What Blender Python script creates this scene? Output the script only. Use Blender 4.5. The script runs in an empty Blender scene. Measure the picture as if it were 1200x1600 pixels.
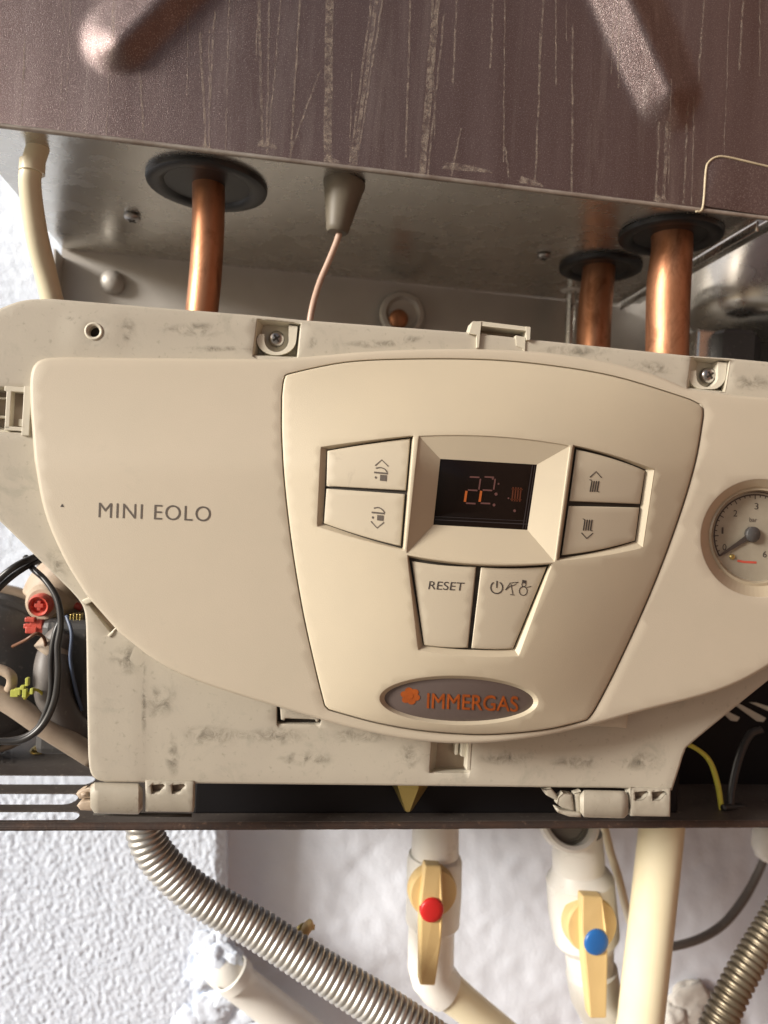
import bpy, bmesh, math, random
import numpy as np
from mathutils import Vector, Matrix, noise
from mathutils.geometry import delaunay_2d_cdt
random.seed(4)
R = math.radians
SC = bpy.context.scene
COL = SC.collection

# ------------------------------------------------------------------ camera
F = 1156.0                       # focal length in photo pixels (1200 x 1600)
YAW, ROLL, DIST = R(8.0), R(3.2), 0.36
fw = Vector((math.sin(YAW), math.cos(YAW), 0))
r0 = Vector((math.cos(YAW), -math.sin(YAW), 0)); u0 = Vector((0, 0, 1))
RX = r0 * math.cos(ROLL) + u0 * math.sin(ROLL)
UX = u0 * math.cos(ROLL) - r0 * math.sin(ROLL)
CAM = -fw * DIST
cd = bpy.data.cameras.new('camera'); cam = bpy.data.objects.new('camera', cd); COL.objects.link(cam)
M3 = Matrix((RX, UX, -fw)).transposed()
cam.matrix_world = Matrix.Translation(CAM) @ M3.to_4x4()
cd.sensor_fit = 'VERTICAL'; cd.sensor_height = 36.0; cd.sensor_width = 27.0
cd.lens = 36.0 * F / 1600.0
cd.clip_start = 0.01; cd.clip_end = 500.0
cd.dof.use_dof = True; cd.dof.focus_distance = 0.352; cd.dof.aperture_fstop = 8.0
SC.camera = cam

# ------------------------------------------------------------------ light
SUN_DIR = Vector((-0.90, -0.37, 0.31)).normalized()     # towards the light
w = bpy.data.worlds.new('World'); SC.world = w; w.use_nodes = True
nt = w.node_tree
sky = nt.nodes.new('ShaderNodeTexSky'); sky.sky_type = 'NISHITA'; sky.sun_disc = False
sky.sun_elevation = math.asin(SUN_DIR.z)
sky.sun_rotation = math.atan2(SUN_DIR.x, SUN_DIR.y)
sky.air_density = 0.7; sky.dust_density = 5.0; sky.ozone_density = 1.0
bg = nt.nodes['Background']; bg.inputs['Strength'].default_value = 0.075
nt.links.new(sky.outputs[0], bg.inputs[0])
sd = bpy.data.lights.new('sun', 'SUN'); sun = bpy.data.objects.new('sun', sd); COL.objects.link(sun)
sd.energy = 5.0; sd.angle = R(15); sd.color = (1.0, 0.965, 0.905)
sun.rotation_euler = SUN_DIR.to_track_quat('Z', 'Y').to_euler(); sun.location = (-1, -1, 1)
SC.view_settings.view_transform = 'Standard'; SC.view_settings.look = 'None'
SC.view_settings.exposure = 0.05; SC.view_settings.gamma = 1.0

# ------------------------------------------------------------------ pixel -> place
K = DIST / F                     # metres per photo pixel at the panel

def ray(px, py):
    return fw + RX * ((px - 600) / F) + UX * ((800 - py) / F)
def P(px, py, Y=0.0):
    d = ray(px, py); t = (Y - CAM.y) / d.y
    return CAM + d * t
def PZ(px, py, Z):
    d = ray(px, py); t = (Z - CAM.z) / d.z
    return CAM + d * t
def PX(px, py, X):
    d = ray(px, py); t = (X - CAM.x) / d.x
    return CAM + d * t
def scale_at(p):
    return (p - CAM).dot(fw) / F
def pix(p):
    d = p - CAM; z = d.dot(fw)
    return 600 + F * d.dot(RX) / z, 800 - F * d.dot(UX) / z

# ------------------------------------------------------------------ materials
def nd(m, t): return m.node_tree.nodes.new(t)
def mat(name, col, rough=0.5, metal=0.0, var=None, var_scale=40, bump=0.0, bump_scale=800, coat=0.0, spec=0.5,
        dirt=None, dirt_scale=60, dirt_lo=0.55, dirt_hi=0.75, stretch=None, specks=None, speck_scale=1300, speck_th=0.62, rvar=0.0,
        wear=None):
    m = bpy.data.materials.new(name); m.use_nodes = True
    N = m.node_tree.nodes; L = m.node_tree.links; b = N['Principled BSDF']
    b.inputs['Roughness'].default_value = rough; b.inputs['Metallic'].default_value = metal
    b.inputs['Coat Weight'].default_value = coat; b.inputs['Coat Roughness'].default_value = 0.1
    b.inputs['Specular IOR Level'].default_value = spec
    g = N.new('ShaderNodeNewGeometry'); mp = N.new('ShaderNodeMapping')
    L.new(g.outputs['Position'], mp.inputs['Vector'])
    if stretch: mp.inputs['Scale'].default_value = stretch
    rgb = N.new('ShaderNodeRGB'); rgb.outputs[0].default_value = (*col, 1)
    out = rgb.outputs[0]
    def layer(out, c2, scale, lo, hi, detail=5, rough_=0.6, vec=mp.outputs[0], fac=1.0, dist=0.0):
        n = N.new('ShaderNodeTexNoise'); n.inputs['Scale'].default_value = scale; n.inputs['Detail'].default_value = detail
        n.inputs['Roughness'].default_value = rough_; n.inputs['Distortion'].default_value = dist
        L.new(vec, n.inputs['Vector'])
        mr = N.new('ShaderNodeMapRange'); mr.inputs['From Min'].default_value = lo; mr.inputs['From Max'].default_value = hi
        mr.inputs['To Max'].default_value = fac
        L.new(n.outputs['Fac'], mr.inputs['Value'])
        mx = N.new('ShaderNodeMix'); mx.data_type = 'RGBA'
        L.new(mr.outputs[0], mx.inputs['Factor']); L.new(out, mx.inputs[6]); mx.inputs[7].default_value = (*c2, 1)
        return mx.outputs[2], mr.outputs[0]
    if var: out, _ = layer(out, var, var_scale, 0.3, 0.7)
    if dirt:
        out, _ = layer(out, dirt, dirt_scale, dirt_lo, dirt_hi, 8, 0.7, dist=0.6)
    if wear: out, _ = layer(out, wear, 350, 0.6, 0.72, 4)
    if specks:
        out, _ = layer(out, specks, speck_scale, speck_th, speck_th + 0.13, 3, 0.6, g.outputs['Position'], 0.6)
        out, _ = layer(out, specks, speck_scale * 0.45, speck_th + 0.11, speck_th + 0.2, 3, 0.6, g.outputs['Position'], 0.45)
    L.new(out, b.inputs['Base Color'])
    if rvar:
        n = N.new('ShaderNodeTexNoise'); n.inputs['Scale'].default_value = 70; n.inputs['Detail'].default_value = 6
        L.new(mp.outputs[0], n.inputs['Vector'])
        mr = N.new('ShaderNodeMapRange'); mr.inputs['To Min'].default_value = rough - rvar; mr.inputs['To Max'].default_value = rough + rvar
        L.new(n.outputs['Fac'], mr.inputs['Value']); L.new(mr.outputs[0], b.inputs['Roughness'])
    if bump:
        n = N.new('ShaderNodeTexNoise'); n.inputs['Scale'].default_value = bump_scale; n.inputs['Detail'].default_value = 4
        L.new(g.outputs['Position'], n.inputs['Vector'])
        bp = N.new('ShaderNodeBump'); bp.inputs['Strength'].default_value = bump; bp.inputs['Distance'].default_value = 0.0006
        L.new(n.outputs['Fac'], bp.inputs['Height']); L.new(bp.outputs[0], b.inputs['Normal'])
    return m

M = {}
M['shell'] = mat('cream_plastic', (0.50, 0.438, 0.34), 0.5, var=(0.525, 0.455, 0.355), var_scale=28, bump=0.14, bump_scale=2300,
                 dirt=(0.39, 0.355, 0.275), dirt_scale=22, dirt_lo=0.62, dirt_hi=0.9)
M['fascia'] = mat('yellowed_plastic', (0.535, 0.46, 0.338), 0.5, var=(0.505, 0.437, 0.325), var_scale=25, bump=0.14, bump_scale=2300, dirt=(0.42, 0.35, 0.26), dirt_scale=45, dirt_lo=0.68, dirt_hi=0.95)
M['button'] = mat('button_plastic', (0.50, 0.435, 0.33), 0.5, bump=0.10, bump_scale=2000, dirt=(0.33, 0.28, 0.215), dirt_scale=75, dirt_lo=0.62, dirt_hi=0.85)
M['flange'] = mat('grimy_plastic', (0.495, 0.45, 0.365), 0.5, var=(0.46, 0.415, 0.34), var_scale=30, bump=0.08, bump_scale=900,
                  dirt=(0.30, 0.285, 0.23), dirt_scale=55, dirt_lo=0.55, dirt_hi=0.85, wear=(0.37, 0.335, 0.265))
M['edge'] = mat('pale_plastic', (0.60, 0.555, 0.45), 0.45, bump=0.05, dirt=(0.4, 0.33, 0.24), dirt_scale=150, dirt_lo=0.6, dirt_hi=0.8)
M['ink'] = mat('dark_print', (0.05, 0.04, 0.035), 0.6)
M['ink_light'] = mat('brown_print', (0.10, 0.08, 0.065), 0.6)
M['lcd'] = mat('display_window', (0.008, 0.005, 0.004), 0.12, spec=0.25, rvar=0.04)
M['lcd_frame'] = mat('display_edge', (0.03, 0.026, 0.028), 0.3)
M['badge'] = mat('badge_brown', (0.125, 0.096, 0.086), 0.35, var=(0.12, 0.092, 0.082), var_scale=90, spec=0.4)
M['badge_ink'] = mat('badge_orange', (0.38, 0.085, 0.013), 0.5, var=(0.27, 0.062, 0.012), var_scale=300, spec=0.3)
M['seg_dim'] = mat('segment_dim', (0.115, 0.05, 0.045), 0.4)
def emit(name, col, s, k=0.3):
    m = mat(name, tuple(c * k for c in col), 0.5); b = m.node_tree.nodes['Principled BSDF']
    b.inputs['Emission Color'].default_value = (*col, 1); b.inputs['Emission Strength'].default_value = s
    return m
M['seg_lit'] = emit('segment_lit', (0.9, 0.2, 0.03), 0.12)
M['seg_lit2'] = emit('segment_faint', (0.8, 0.17, 0.04), 0.01, 0.09)
M['dust_metal'] = mat('dusty_brown_sheet', (0.205, 0.155, 0.152), 0.36, metal=0.8, var=(0.15, 0.105, 0.10), var_scale=60, dirt=(0.34, 0.29, 0.27), dirt_scale=55, dirt_lo=0.53, dirt_hi=0.85, bump=0.5, bump_scale=2200,
                      specks=(0.54, 0.48, 0.465), speck_scale=1700, speck_th=0.545, stretch=(1, 1, 0.07), rvar=0.08)
M['steel'] = mat('dull_steel', (0.72, 0.70, 0.66), 0.27, metal=0.92, var=(0.60, 0.58, 0.54), var_scale=14, bump=0.08, bump_scale=500, rvar=0.12,
                 dirt=(0.5, 0.47, 0.43), dirt_scale=50, dirt_lo=0.66, dirt_hi=0.85)
M['back'] = mat('grey_backplate', (0.58, 0.55, 0.51), 0.5, metal=0.4, var=(0.47, 0.44, 0.40), var_scale=12, bump=0.05)
M['floor'] = mat('grimy_floor_plate', (0.115, 0.098, 0.088), 0.55, metal=0.3, var=(0.075, 0.06, 0.053), var_scale=40, bump=0.3, bump_scale=500,
                 wear=(0.20, 0.165, 0.14))
M['worn_edge'] = mat('worn_sheet_edge', (0.46, 0.42, 0.37), 0.45, metal=0.5, var=(0.22, 0.17, 0.14), var_scale=45, bump=0.2)
M['lip'] = mat('rusty_dark_edge', (0.05, 0.038, 0.034), 0.55, metal=0.3, var=(0.085, 0.05, 0.036), var_scale=80, bump=0.4, bump_scale=600, wear=(0.17, 0.11, 0.08))
M['copper'] = mat('tarnished_copper', (0.56, 0.275, 0.155), 0.48, metal=0.85, var=(0.40, 0.175, 0.088), var_scale=70, bump=0.12, bump_scale=500, rvar=0.14,
                  dirt=(0.20, 0.075, 0.035), dirt_scale=80, dirt_lo=0.5, dirt_hi=0.72, stretch=(1, 1, 0.4))
M['rubber'] = mat('black_rubber', (0.016, 0.016, 0.017), 0.38, bump=0.1)
M['boot'] = mat('olive_rubber', (0.17, 0.145, 0.105), 0.5, var=(0.12, 0.1, 0.075), bump=0.1)
M['wire_pink'] = mat('pinkish_wire', (0.50, 0.34, 0.26), 0.4)
M['tube_ivory'] = mat('ivory_tube', (0.72, 0.65, 0.47), 0.4, var=(0.66, 0.58, 0.40))
M['cream_pipe'] = mat('cream_pipe', (0.80, 0.72, 0.52), 0.35, var=(0.76, 0.67, 0.46), bump=0.04)
M['white_pipe'] = mat('white_pipe', (0.82, 0.80, 0.75), 0.4, var=(0.77, 0.74, 0.68), bump=0.08, bump_scale=400, dirt=(0.5, 0.46, 0.38), dirt_scale=60, dirt_lo=0.62, dirt_hi=0.85)
M['grey_hole'] = mat('dull_thread', (0.30, 0.28, 0.24), 0.6, bump=0.2)
M['yellow'] = mat('yellow_handle', (0.80, 0.58, 0.27), 0.42, var=(0.74, 0.53, 0.24))
M['red'] = mat('red_cap', (0.62, 0.022, 0.02), 0.38)
M['blue'] = mat('blue_cap', (0.02, 0.13, 0.40), 0.38)
M['hose'] = mat('corrugated_steel', (0.66, 0.65, 0.62), 0.42, metal=0.8, var=(0.54, 0.52, 0.48), var_scale=30, rvar=0.08)
M['hose_tan'] = mat('corrugated_brass', (0.27, 0.23, 0.17), 0.42, metal=0.8, var=(0.19, 0.155, 0.105), var_scale=40)
M['stucco'] = mat('white_stucco', (0.76, 0.83, 0.95), 0.85, var=(0.70, 0.77, 0.89), var_scale=120, bump=0.6, bump_scale=700)
M['plaster'] = mat('white_plaster', (0.78, 0.82, 0.91), 0.85, var=(0.73, 0.76, 0.84), var_scale=18, bump=0.5, bump_scale=330,
                   dirt=(0.62, 0.59, 0.55), dirt_scale=16, dirt_lo=0.6, dirt_hi=0.9)
M['plaster_raw'] = mat('grey_plaster', (0.56, 0.53, 0.49), 0.85, bump=0.4, bump_scale=300)
M['dark_plastic'] = mat('charcoal_plastic', (0.055, 0.053, 0.052), 0.5, bump=0.1, wear=(0.13, 0.12, 0.11))
M['grey_hose'] = mat('grey_rubber_hose', (0.13, 0.115, 0.105), 0.5, bump=0.1, wear=(0.2, 0.18, 0.16))
M['cable'] = mat('black_cable', (0.03, 0.028, 0.027), 0.35)
M['beige'] = mat('dusty_beige_fitting', (0.50, 0.40, 0.30), 0.55, var=(0.38, 0.29, 0.21), var_scale=80, bump=0.1)
M['beige_hose'] = mat('dusty_beige_hose', (0.42, 0.34, 0.26), 0.6, var=(0.30, 0.23, 0.17), var_scale=60)
M['red_plastic'] = mat('faded_red_plastic', (0.62, 0.10, 0.065), 0.45, var=(0.5, 0.07, 0.05), var_scale=200, bump=0.2)
M['lime'] = mat('lime_connector', (0.50, 0.52, 0.10), 0.5)
M['brass'] = mat('brass', (0.52, 0.40, 0.14), 0.35, metal=0.9, bump=0.1)
M['screw'] = mat('zinc_screw', (0.50, 0.48, 0.46), 0.3, metal=1.0, var=(0.35, 0.33, 0.32), var_scale=300)
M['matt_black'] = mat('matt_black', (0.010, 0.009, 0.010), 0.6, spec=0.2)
M['dark'] = mat('recess_shade_dark', (0.03, 0.024, 0.018), 0.7)  # near-black tone that paints shade into the button gaps, reused behind holes
M['dial'] = mat('gauge_dial', (0.38, 0.34, 0.265), 0.5, var=(0.31, 0.275, 0.21), var_scale=90)
M['bezel'] = mat('gauge_bezel', (0.46, 0.385, 0.275), 0.25, coat=0.3)
M['wire_brown'] = mat('brown_wire', (0.16, 0.07, 0.035), 0.4)
M['wire_blue'] = mat('blue_grey_wire', (0.10, 0.13, 0.20), 0.4)
M['yellow_wire'] = mat('yellow_green_wire', (0.55, 0.50, 0.07), 0.4)
M['added_wall_brown'] = mat('added_wall_brown', (0.13, 0.062, 0.034), 0.85, var=(0.11, 0.05, 0.027), var_scale=8)
M['tiles'] = mat('ground_tiles', (0.34, 0.31, 0.27), 0.7, var=(0.28, 0.255, 0.22), var_scale=3)
M['bead'] = mat('pale_bead', (0.42, 0.345, 0.23), 0.5, var=(0.56, 0.47, 0.32), var_scale=160)
# dried drip stain: thin mineral film, broken up by noise
def stain_mat():
    m = bpy.data.materials.new('mineral_film'); m.use_nodes = True
    N = m.node_tree.nodes; L = m.node_tree.links; b = N['Principled BSDF']
    b.inputs['Base Color'].default_value = (0.40, 0.33, 0.27, 1); b.inputs['Roughness'].default_value = 0.8
    g = N.new('ShaderNodeNewGeometry'); n = N.new('ShaderNodeTexNoise'); n.inputs['Scale'].default_value = 420; n.inputs['Detail'].default_value = 6
    n.inputs['Roughness'].default_value = 0.75
    L.new(g.outputs['Position'], n.inputs['Vector'])
    mr = N.new('ShaderNodeMapRange'); mr.inputs['From Min'].default_value = 0.42; mr.inputs['From Max'].default_value = 0.68; mr.inputs['To Max'].default_value = 0.62
    mr.inputs['To Min'].default_value = 0.04
    L.new(n.outputs['Fac'], mr.inputs['Value']); L.new(mr.outputs[0], b.inputs['Alpha'])
    return m
M['stain'] = stain_mat()
def grime_mat():
    m = bpy.data.materials.new('greasy_grime'); m.use_nodes = True
    N = m.node_tree.nodes; L = m.node_tree.links; b = N['Principled BSDF']
    b.inputs['Base Color'].default_value = (0.19, 0.17, 0.13, 1); b.inputs['Roughness'].default_value = 0.7
    g = N.new('ShaderNodeNewGeometry'); n = N.new('ShaderNodeTexNoise'); n.inputs['Scale'].default_value = 170; n.inputs['Detail'].default_value = 9
    n.inputs['Roughness'].default_value = 0.7; n.inputs['Distortion'].default_value = 0.7
    L.new(g.outputs['Position'], n.inputs['Vector'])
    mr = N.new('ShaderNodeMapRange'); mr.inputs['From Min'].default_value = 0.42; mr.inputs['From Max'].default_value = 0.80; mr.inputs['To Max'].default_value = 0.75
    L.new(n.outputs['Fac'], mr.inputs['Value'])
    at = N.new('ShaderNodeAttribute'); at.attribute_name = 'fade'
    mm = N.new('ShaderNodeMath'); mm.operation = 'MULTIPLY'; mm.use_clamp = True
    m2 = N.new('ShaderNodeMath'); m2.operation = 'MULTIPLY'; m2.inputs[1].default_value = 1.5
    L.new(at.outputs['Fac'], m2.inputs[0]); L.new(m2.outputs[0], mm.inputs[0]); L.new(mr.outputs[0], mm.inputs[1]); L.new(mm.outputs[0], b.inputs['Alpha'])
    return m
M['grime'] = grime_mat()
def glass_mat():
    m = bpy.data.materials.new('gauge_glass'); m.use_nodes = True
    N = m.node_tree.nodes; L = m.node_tree.links
    for n in list(N):
        if n.type == 'BSDF_PRINCIPLED': N.remove(n)
    t = N.new('ShaderNodeBsdfTransparent'); gl = N.new('ShaderNodeBsdfGlossy'); gl.inputs['Roughness'].default_value = 0.08
    lw = N.new('ShaderNodeLayerWeight'); lw.inputs['Blend'].default_value = 0.25
    mx = N.new('ShaderNodeMixShader'); L.new(lw.outputs['Fresnel'], mx.inputs[0]); L.new(t.outputs[0], mx.inputs[1]); L.new(gl.outputs[0], mx.inputs[2])
    L.new(mx.outputs[0], N['Material Output'].inputs[0])
    return m
M['glass'] = glass_mat()

# ------------------------------------------------------------------ object helpers
WLOC = {}
SHARP = dict(valve_body=18, ring=35, boot=30, collar=30, knob=35, body=30, grommet=40, pressure_gauge=20, stop_pin=40, hinge=40, handle=25, thread=30, motor=40)
def obj(name, V, Fc, m, parent=None, smooth=True, label=None, cat=None, group=None, kind=None, mats=None, mi=None):
    V = np.array([tuple(v) for v in V], dtype=float)
    c = (V.min(0) + V.max(0)) / 2
    me = bpy.data.meshes.new(name); me.from_pydata((V - c).tolist(), [], [tuple(f) for f in Fc]); me.validate()
    if mats:
        for x in mats: me.materials.append(M[x])
        for p, k in zip(me.polygons, mi): p.material_index = k
    else: me.materials.append(M[m])
    if smooth: me.polygons.foreach_set('use_smooth', [True] * len(me.polygons))
    o = bpy.data.objects.new(name, me); COL.objects.link(o)
    loc = Vector(c)
    if parent is not None:
        o.parent = parent; o.location = loc - WLOC[parent]
    else: o.location = loc
    WLOC[o] = loc
    if smooth and name in SHARP: me.set_sharp_from_angle(angle=R(SHARP[name]))
    tag(o, label, cat, group, kind)
    return o
def tag(o, label=None, cat=None, group=None, kind=None):
    if label: o['label'] = label
    if cat: o['category'] = cat
    if group: o['group'] = group
    if kind: o['kind'] = kind
def thing(name, loc, label, cat, group=None):
    o = bpy.data.objects.new(name, None); COL.objects.link(o); o.location = loc; o.empty_display_size = 0.01
    WLOC[o] = Vector(loc); tag(o, label, cat, group); return o
class MB:
    """collects polygons in world space"""
    def __init__(s): s.V = []; s.F = []; s.mi = []
    def add(s, V, F, k=0):
        n = len(s.V); s.V += [Vector(v) for v in V]; s.F += [tuple(i + n for i in f) for f in F]; s.mi += [k] * len(F); return s
    def build(s, name, m, parent=None, **kw):
        if isinstance(m, (list, tuple)): return obj(name, s.V, s.F, None, parent, mats=m, mi=s.mi, **kw)
        return obj(name, s.V, s.F, m, parent, **kw)

def crv(ctrl, per=8, closed=False):
    """Catmull-Rom through points of any dimension"""
    c = [np.array(p, float) for p in ctrl]; n = len(c); out = []
    rng = range(n if closed else n - 1)
    for i in rng:
        if closed: p0, p1, p2, p3 = c[i - 1], c[i], c[(i + 1) % n], c[(i + 2) % n]
        else:
            p1, p2 = c[i], c[i + 1]
            p0 = c[i - 1] if i else 2 * p1 - p2
            p3 = c[i + 2] if i + 2 < n else 2 * p2 - p1
        for k in range(per):
            t = k / per
            out.append(0.5 * (2 * p1 + (p2 - p0) * t + (2 * p0 - 5 * p1 + 4 * p2 - p3) * t * t + (3 * p1 - p0 - 3 * p2 + p3) * t ** 3))
    if not closed: out.append(c[-1])
    return out
def tube_w(pts, rad, n=16, caps=True):
    """tube along world points with a radius per point"""
    pts = [Vector(p) for p in pts]; V = []; Fc = []
    T = []
    for i in range(len(pts)):
        a = pts[max(i - 1, 0)]; b = pts[min(i + 1, len(pts) - 1)]; T.append((b - a).normalized())
    nrm = T[0].orthogonal().normalized()
    for i, p in enumerate(pts):
        nrm = (nrm - T[i] * nrm.dot(T[i])).normalized(); bn = T[i].cross(nrm)
        for k in range(n):
            a = 2 * math.pi * k / n; V.append(p + (nrm * math.cos(a) + bn * math.sin(a)) * rad[i])
    for i in range(len(pts) - 1):
        for k in range(n):
            a = i * n + k; b = i * n + (k + 1) % n; Fc.append((a, b, b + n, a + n))
    if caps:
        Fc.append(tuple(range(n))[::-1]); Fc.append(tuple(range(len(V) - n, len(V))))
    return V, Fc
def tube(ctrl, per=8, n=16, caps=True):
    """ctrl: (px, py, Y, radius in photo pixels)"""
    c = crv(ctrl, per); pts = [P(q[0], q[1], q[2]) for q in c]
    return tube_w(pts, [q[3] * scale_at(p) for q, p in zip(c, pts)], n, caps)
def hose(ctrl, pitch, amp, n=20):
    """corrugated tube; pitch and amp in photo pixels"""
    c = crv(ctrl, 40); pts = [P(q[0], q[1], q[2]) for q in c]; rr = [q[3] * scale_at(p) for q, p in zip(c, pts)]
    s = [0]
    for a, b in zip(pts, pts[1:]): s.append(s[-1] + (b - a).length)
    st = pitch * scale_at(pts[0]) / 8; m = int(s[-1] / st); o = []; rad = []
    A = amp * scale_at(pts[0])
    sa = np.array(s); PT = np.array([tuple(p) for p in pts])
    for i in range(m):
        d = i * st
        o.append(Vector([np.interp(d, sa, PT[:, k]) for k in range(3)]))
        ph = abs(math.sin(math.pi * i / 8)) ** 0.7
        rad.append(float(np.interp(d, sa, rr)) - A * (1 - ph))
    return tube_w(o, rad, n)
def lathe(c, axis, prof, n=32, ref=None, caps=True):
    """prof: (radius, distance along axis) in metres"""
    axis = Vector(axis).normalized(); a = (ref or axis.orthogonal()); a = (a - axis * a.dot(axis)).normalized(); b = axis.cross(a)
    V = []; Fc = []
    for r, t in prof:
        for k in range(n):
            g = 2 * math.pi * k / n; V.append(Vector(c) + axis * t + (a * math.cos(g) + b * math.sin(g)) * r)
    for i in range(len(prof) - 1):
        for k in range(n):
            Fc.append((i * n + k, i * n + (k + 1) % n, (i + 1) * n + (k + 1) % n, (i + 1) * n + k))
    if caps and prof[0][0] > 1e-7: Fc.append(tuple(range(n))[::-1])
    if caps and prof[-1][0] > 1e-7: Fc.append(tuple(range(len(V) - n, len(V))))
    return V, Fc
def box(c, sx, sy, sz, bev=0.0):
    bm = bmesh.new(); bmesh.ops.create_cube(bm, size=1)
    for v in bm.verts: v.co = Vector((v.co.x * sx, v.co.y * sy, v.co.z * sz))
    if bev: bmesh.ops.bevel(bm, geom=bm.edges[:], offset=bev, segments=2, affect='EDGES', profile=0.5)
    bm.verts.index_update()
    V = [Vector(c) + v.co for v in bm.verts]; Fc = [[v.index for v in f.verts] for f in bm.faces]; bm.free()
    return V, Fc

# --- polygons in photo-pixel coordinates on a face, with a height field
def dens(poly, step):
    out = []
    for i in range(len(poly)):
        a = np.array(poly[i], float); b = np.array(poly[(i + 1) % len(poly)], float)
        k = max(1, int(np.linalg.norm(b - a) / step))
        for j in range(k): out.append(a + (b - a) * j / k)
    return np.array(out)
def inside(pt, poly):
    x, y = pt[:, 0], pt[:, 1]; r = np.zeros(len(pt), bool); n = len(poly); j = n - 1
    for i in range(n):
        xi, yi = poly[i]; xj, yj = poly[j]
        c = (yi > y) != (yj > y)
        if yi != yj: r ^= c & (x < (xj - xi) * (y - yi) / (yj - yi) + xi)
        j = i
    return r
def dist(pt, poly):
    d = np.full(len(pt), 1e9)
    for i in range(len(poly)):
        a = np.array(poly[i]); b = np.array(poly[(i + 1) % len(poly)]); ab = b - a; L2 = max(ab @ ab, 1e-9)
        t = np.clip(((pt - a) @ ab) / L2, 0, 1)
        d = np.minimum(d, np.linalg.norm(pt - (a + t[:, None] * ab), axis=1))
    return d
def area(p): p = np.array(p); return 0.5 * np.sum(p[:, 0] * np.roll(p[:, 1], -1) - np.roll(p[:, 0], -1) * p[:, 1])
def offset(poly, d):
    """shift a polygon along its normals; d>0 shrinks"""
    p = np.array(poly, float); s = 1 if area(p) > 0 else -1
    e = np.roll(p, -1, 0) - p; e /= np.maximum(np.linalg.norm(e, axis=1, keepdims=True), 1e-9)
    nn = np.stack([-e[:, 1], e[:, 0]], 1) * s
    v = nn + np.roll(nn, 1, 0); l = np.linalg.norm(v, axis=1, keepdims=True); v /= np.maximum(l, 1e-6)
    c = np.clip(np.sum(v * nn, 1, keepdims=True), 0.4, 1)
    return p + v * d / c
def sheet(outline, holes=(), h=lambda x, y: 0 * x, step=12, er=2.0, hr=1.5, skirt=20, hskirt=10, Y0=0.0, kk=None, edge_step=8, draft=False):
    kk = kk or K
    out = dens(outline, edge_step); hs = [dens(q, edge_step * 0.8) for q in holes]
    pts = []; edges = []
    def loop(L):
        n = len(pts); pts.extend([tuple(p) for p in L]); m = len(L); edges.extend([(n + i, n + (i + 1) % m) for i in range(m)])
    loop(out)
    for q in hs: loop(q)
    extra = []
    if er >= 2 and len(out) > 60:
        for f in (0.15, 0.5, 1.0): loop(offset(out, er * f))
    elif er:
        for f in (0.3, 1.0): extra += list(offset(out, er * f))
    for q in hs:
        if hr and len(q) > 60:
            for f in (0.3, 1.0): loop(offset(q, -hr * f))
        elif hr:
            for f in (0.3, 1.0): extra += list(offset(q, -hr * f))
    x0, y0 = out.min(0); x1, y1 = out.max(0)
    gx, gy = np.meshgrid(np.arange(x0, x1, step), np.arange(y0, y1, step)); gx = gx + (np.arange(gx.shape[0]) % 2)[:, None] * step * 0.5
    G = np.stack([gx.ravel(), gy.ravel()], 1)
    dd = dist(G, out); ok = inside(G, out) & (dd > er + step * 0.35)
    for q in hs: ok &= ~inside(G, q) & (dist(G, q) > hr + step * 0.3)
    G = G[ok]
    if extra:
        E = np.array(extra); ok = inside(E, out) & (dist(E, out) > 0.15 * max(er, .5))
        for q in hs: ok &= ~inside(E, q) & (dist(E, q) > 0.15 * max(hr, .5))
        G = np.vstack([G, E[ok]])
    allp = [Vector((a, b)) for a, b in pts] + [Vector((float(a), float(b))) for a, b in G]
    vo, eo, fo, *_ = delaunay_2d_cdt(allp, edges, [], 0, 1e-4)
    vp = np.array([(v.x, v.y) for v in vo]); tri = np.array([f for f in fo if len(f) == 3])
    cen = vp[tri].mean(1); ok = inside(cen, out)
    for q in hs: ok &= ~inside(cen, q)
    tri = tri[ok]
    hh = np.array(h(vp[:, 0], vp[:, 1]), float) * np.ones(len(vp))
    def prof(d, r): t = np.clip(1 - d / r, 0, 1); return r * (1 - np.sqrt(np.maximum(0, 1 - t * t)))
    do = dist(vp, out)
    if er: hh = hh - prof(do, er)
    dh = np.full(len(vp), 1e9)
    for q in hs:
        dq = dist(vp, q); dh = np.minimum(dh, dq)
    if hs and hr: hh = hh - prof(dh, hr)
    V = [P(vp[i, 0], vp[i, 1], Y0 - hh[i] * kk) for i in range(len(vp))]
    Fc = []
    for a, b, c in tri:
        nz = (V[b] - V[a]).cross(V[c] - V[a]).y
        Fc.append((a, b, c) if nz < 0 else (a, c, b))
    # skirts go straight back from every free edge
    cnt = {}
    for f in Fc:
        for i in range(3):
            e = (f[i], f[(i + 1) % 3]); cnt[tuple(sorted(e))] = cnt.get(tuple(sorted(e)), []) + [e]
    mp = {}
    def dup(i):
        if i not in mp:
            sk = skirt if do[i] < dh[i] else hskirt
            V.append(V[i].copy()); V.append(V[i] + ((V[i] - CAM) * (sk * kk / (V[i].y - CAM.y)) if draft else Vector((0, sk * kk, 0)))); mp[i] = (len(V) - 2, len(V) - 1)
        return mp[i]
    if skirt or hskirt:
        for k, es in cnt.items():
            if len(es) == 1:
                a, b = es[0]; A = dup(a); B = dup(b); Fc.append((B[0], A[0], A[1], B[1]))
    used = sorted({i for f in Fc for i in f}); re = {i: j for j, i in enumerate(used)}
    return [V[i] for i in used], [tuple(re[i] for i in f) for f in Fc]
def ring(cx, cy, rx, ry=None, n=40, ang=0):
    ry = ry or rx; a = R(ang); o = []
    for k in range(n):
        t = 2 * math.pi * k / n; x = rx * math.cos(t); y = ry * math.sin(t)
        o.append((cx + x * math.cos(a) - y * math.sin(a), cy + x * math.sin(a) + y * math.cos(a)))
    return o
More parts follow.
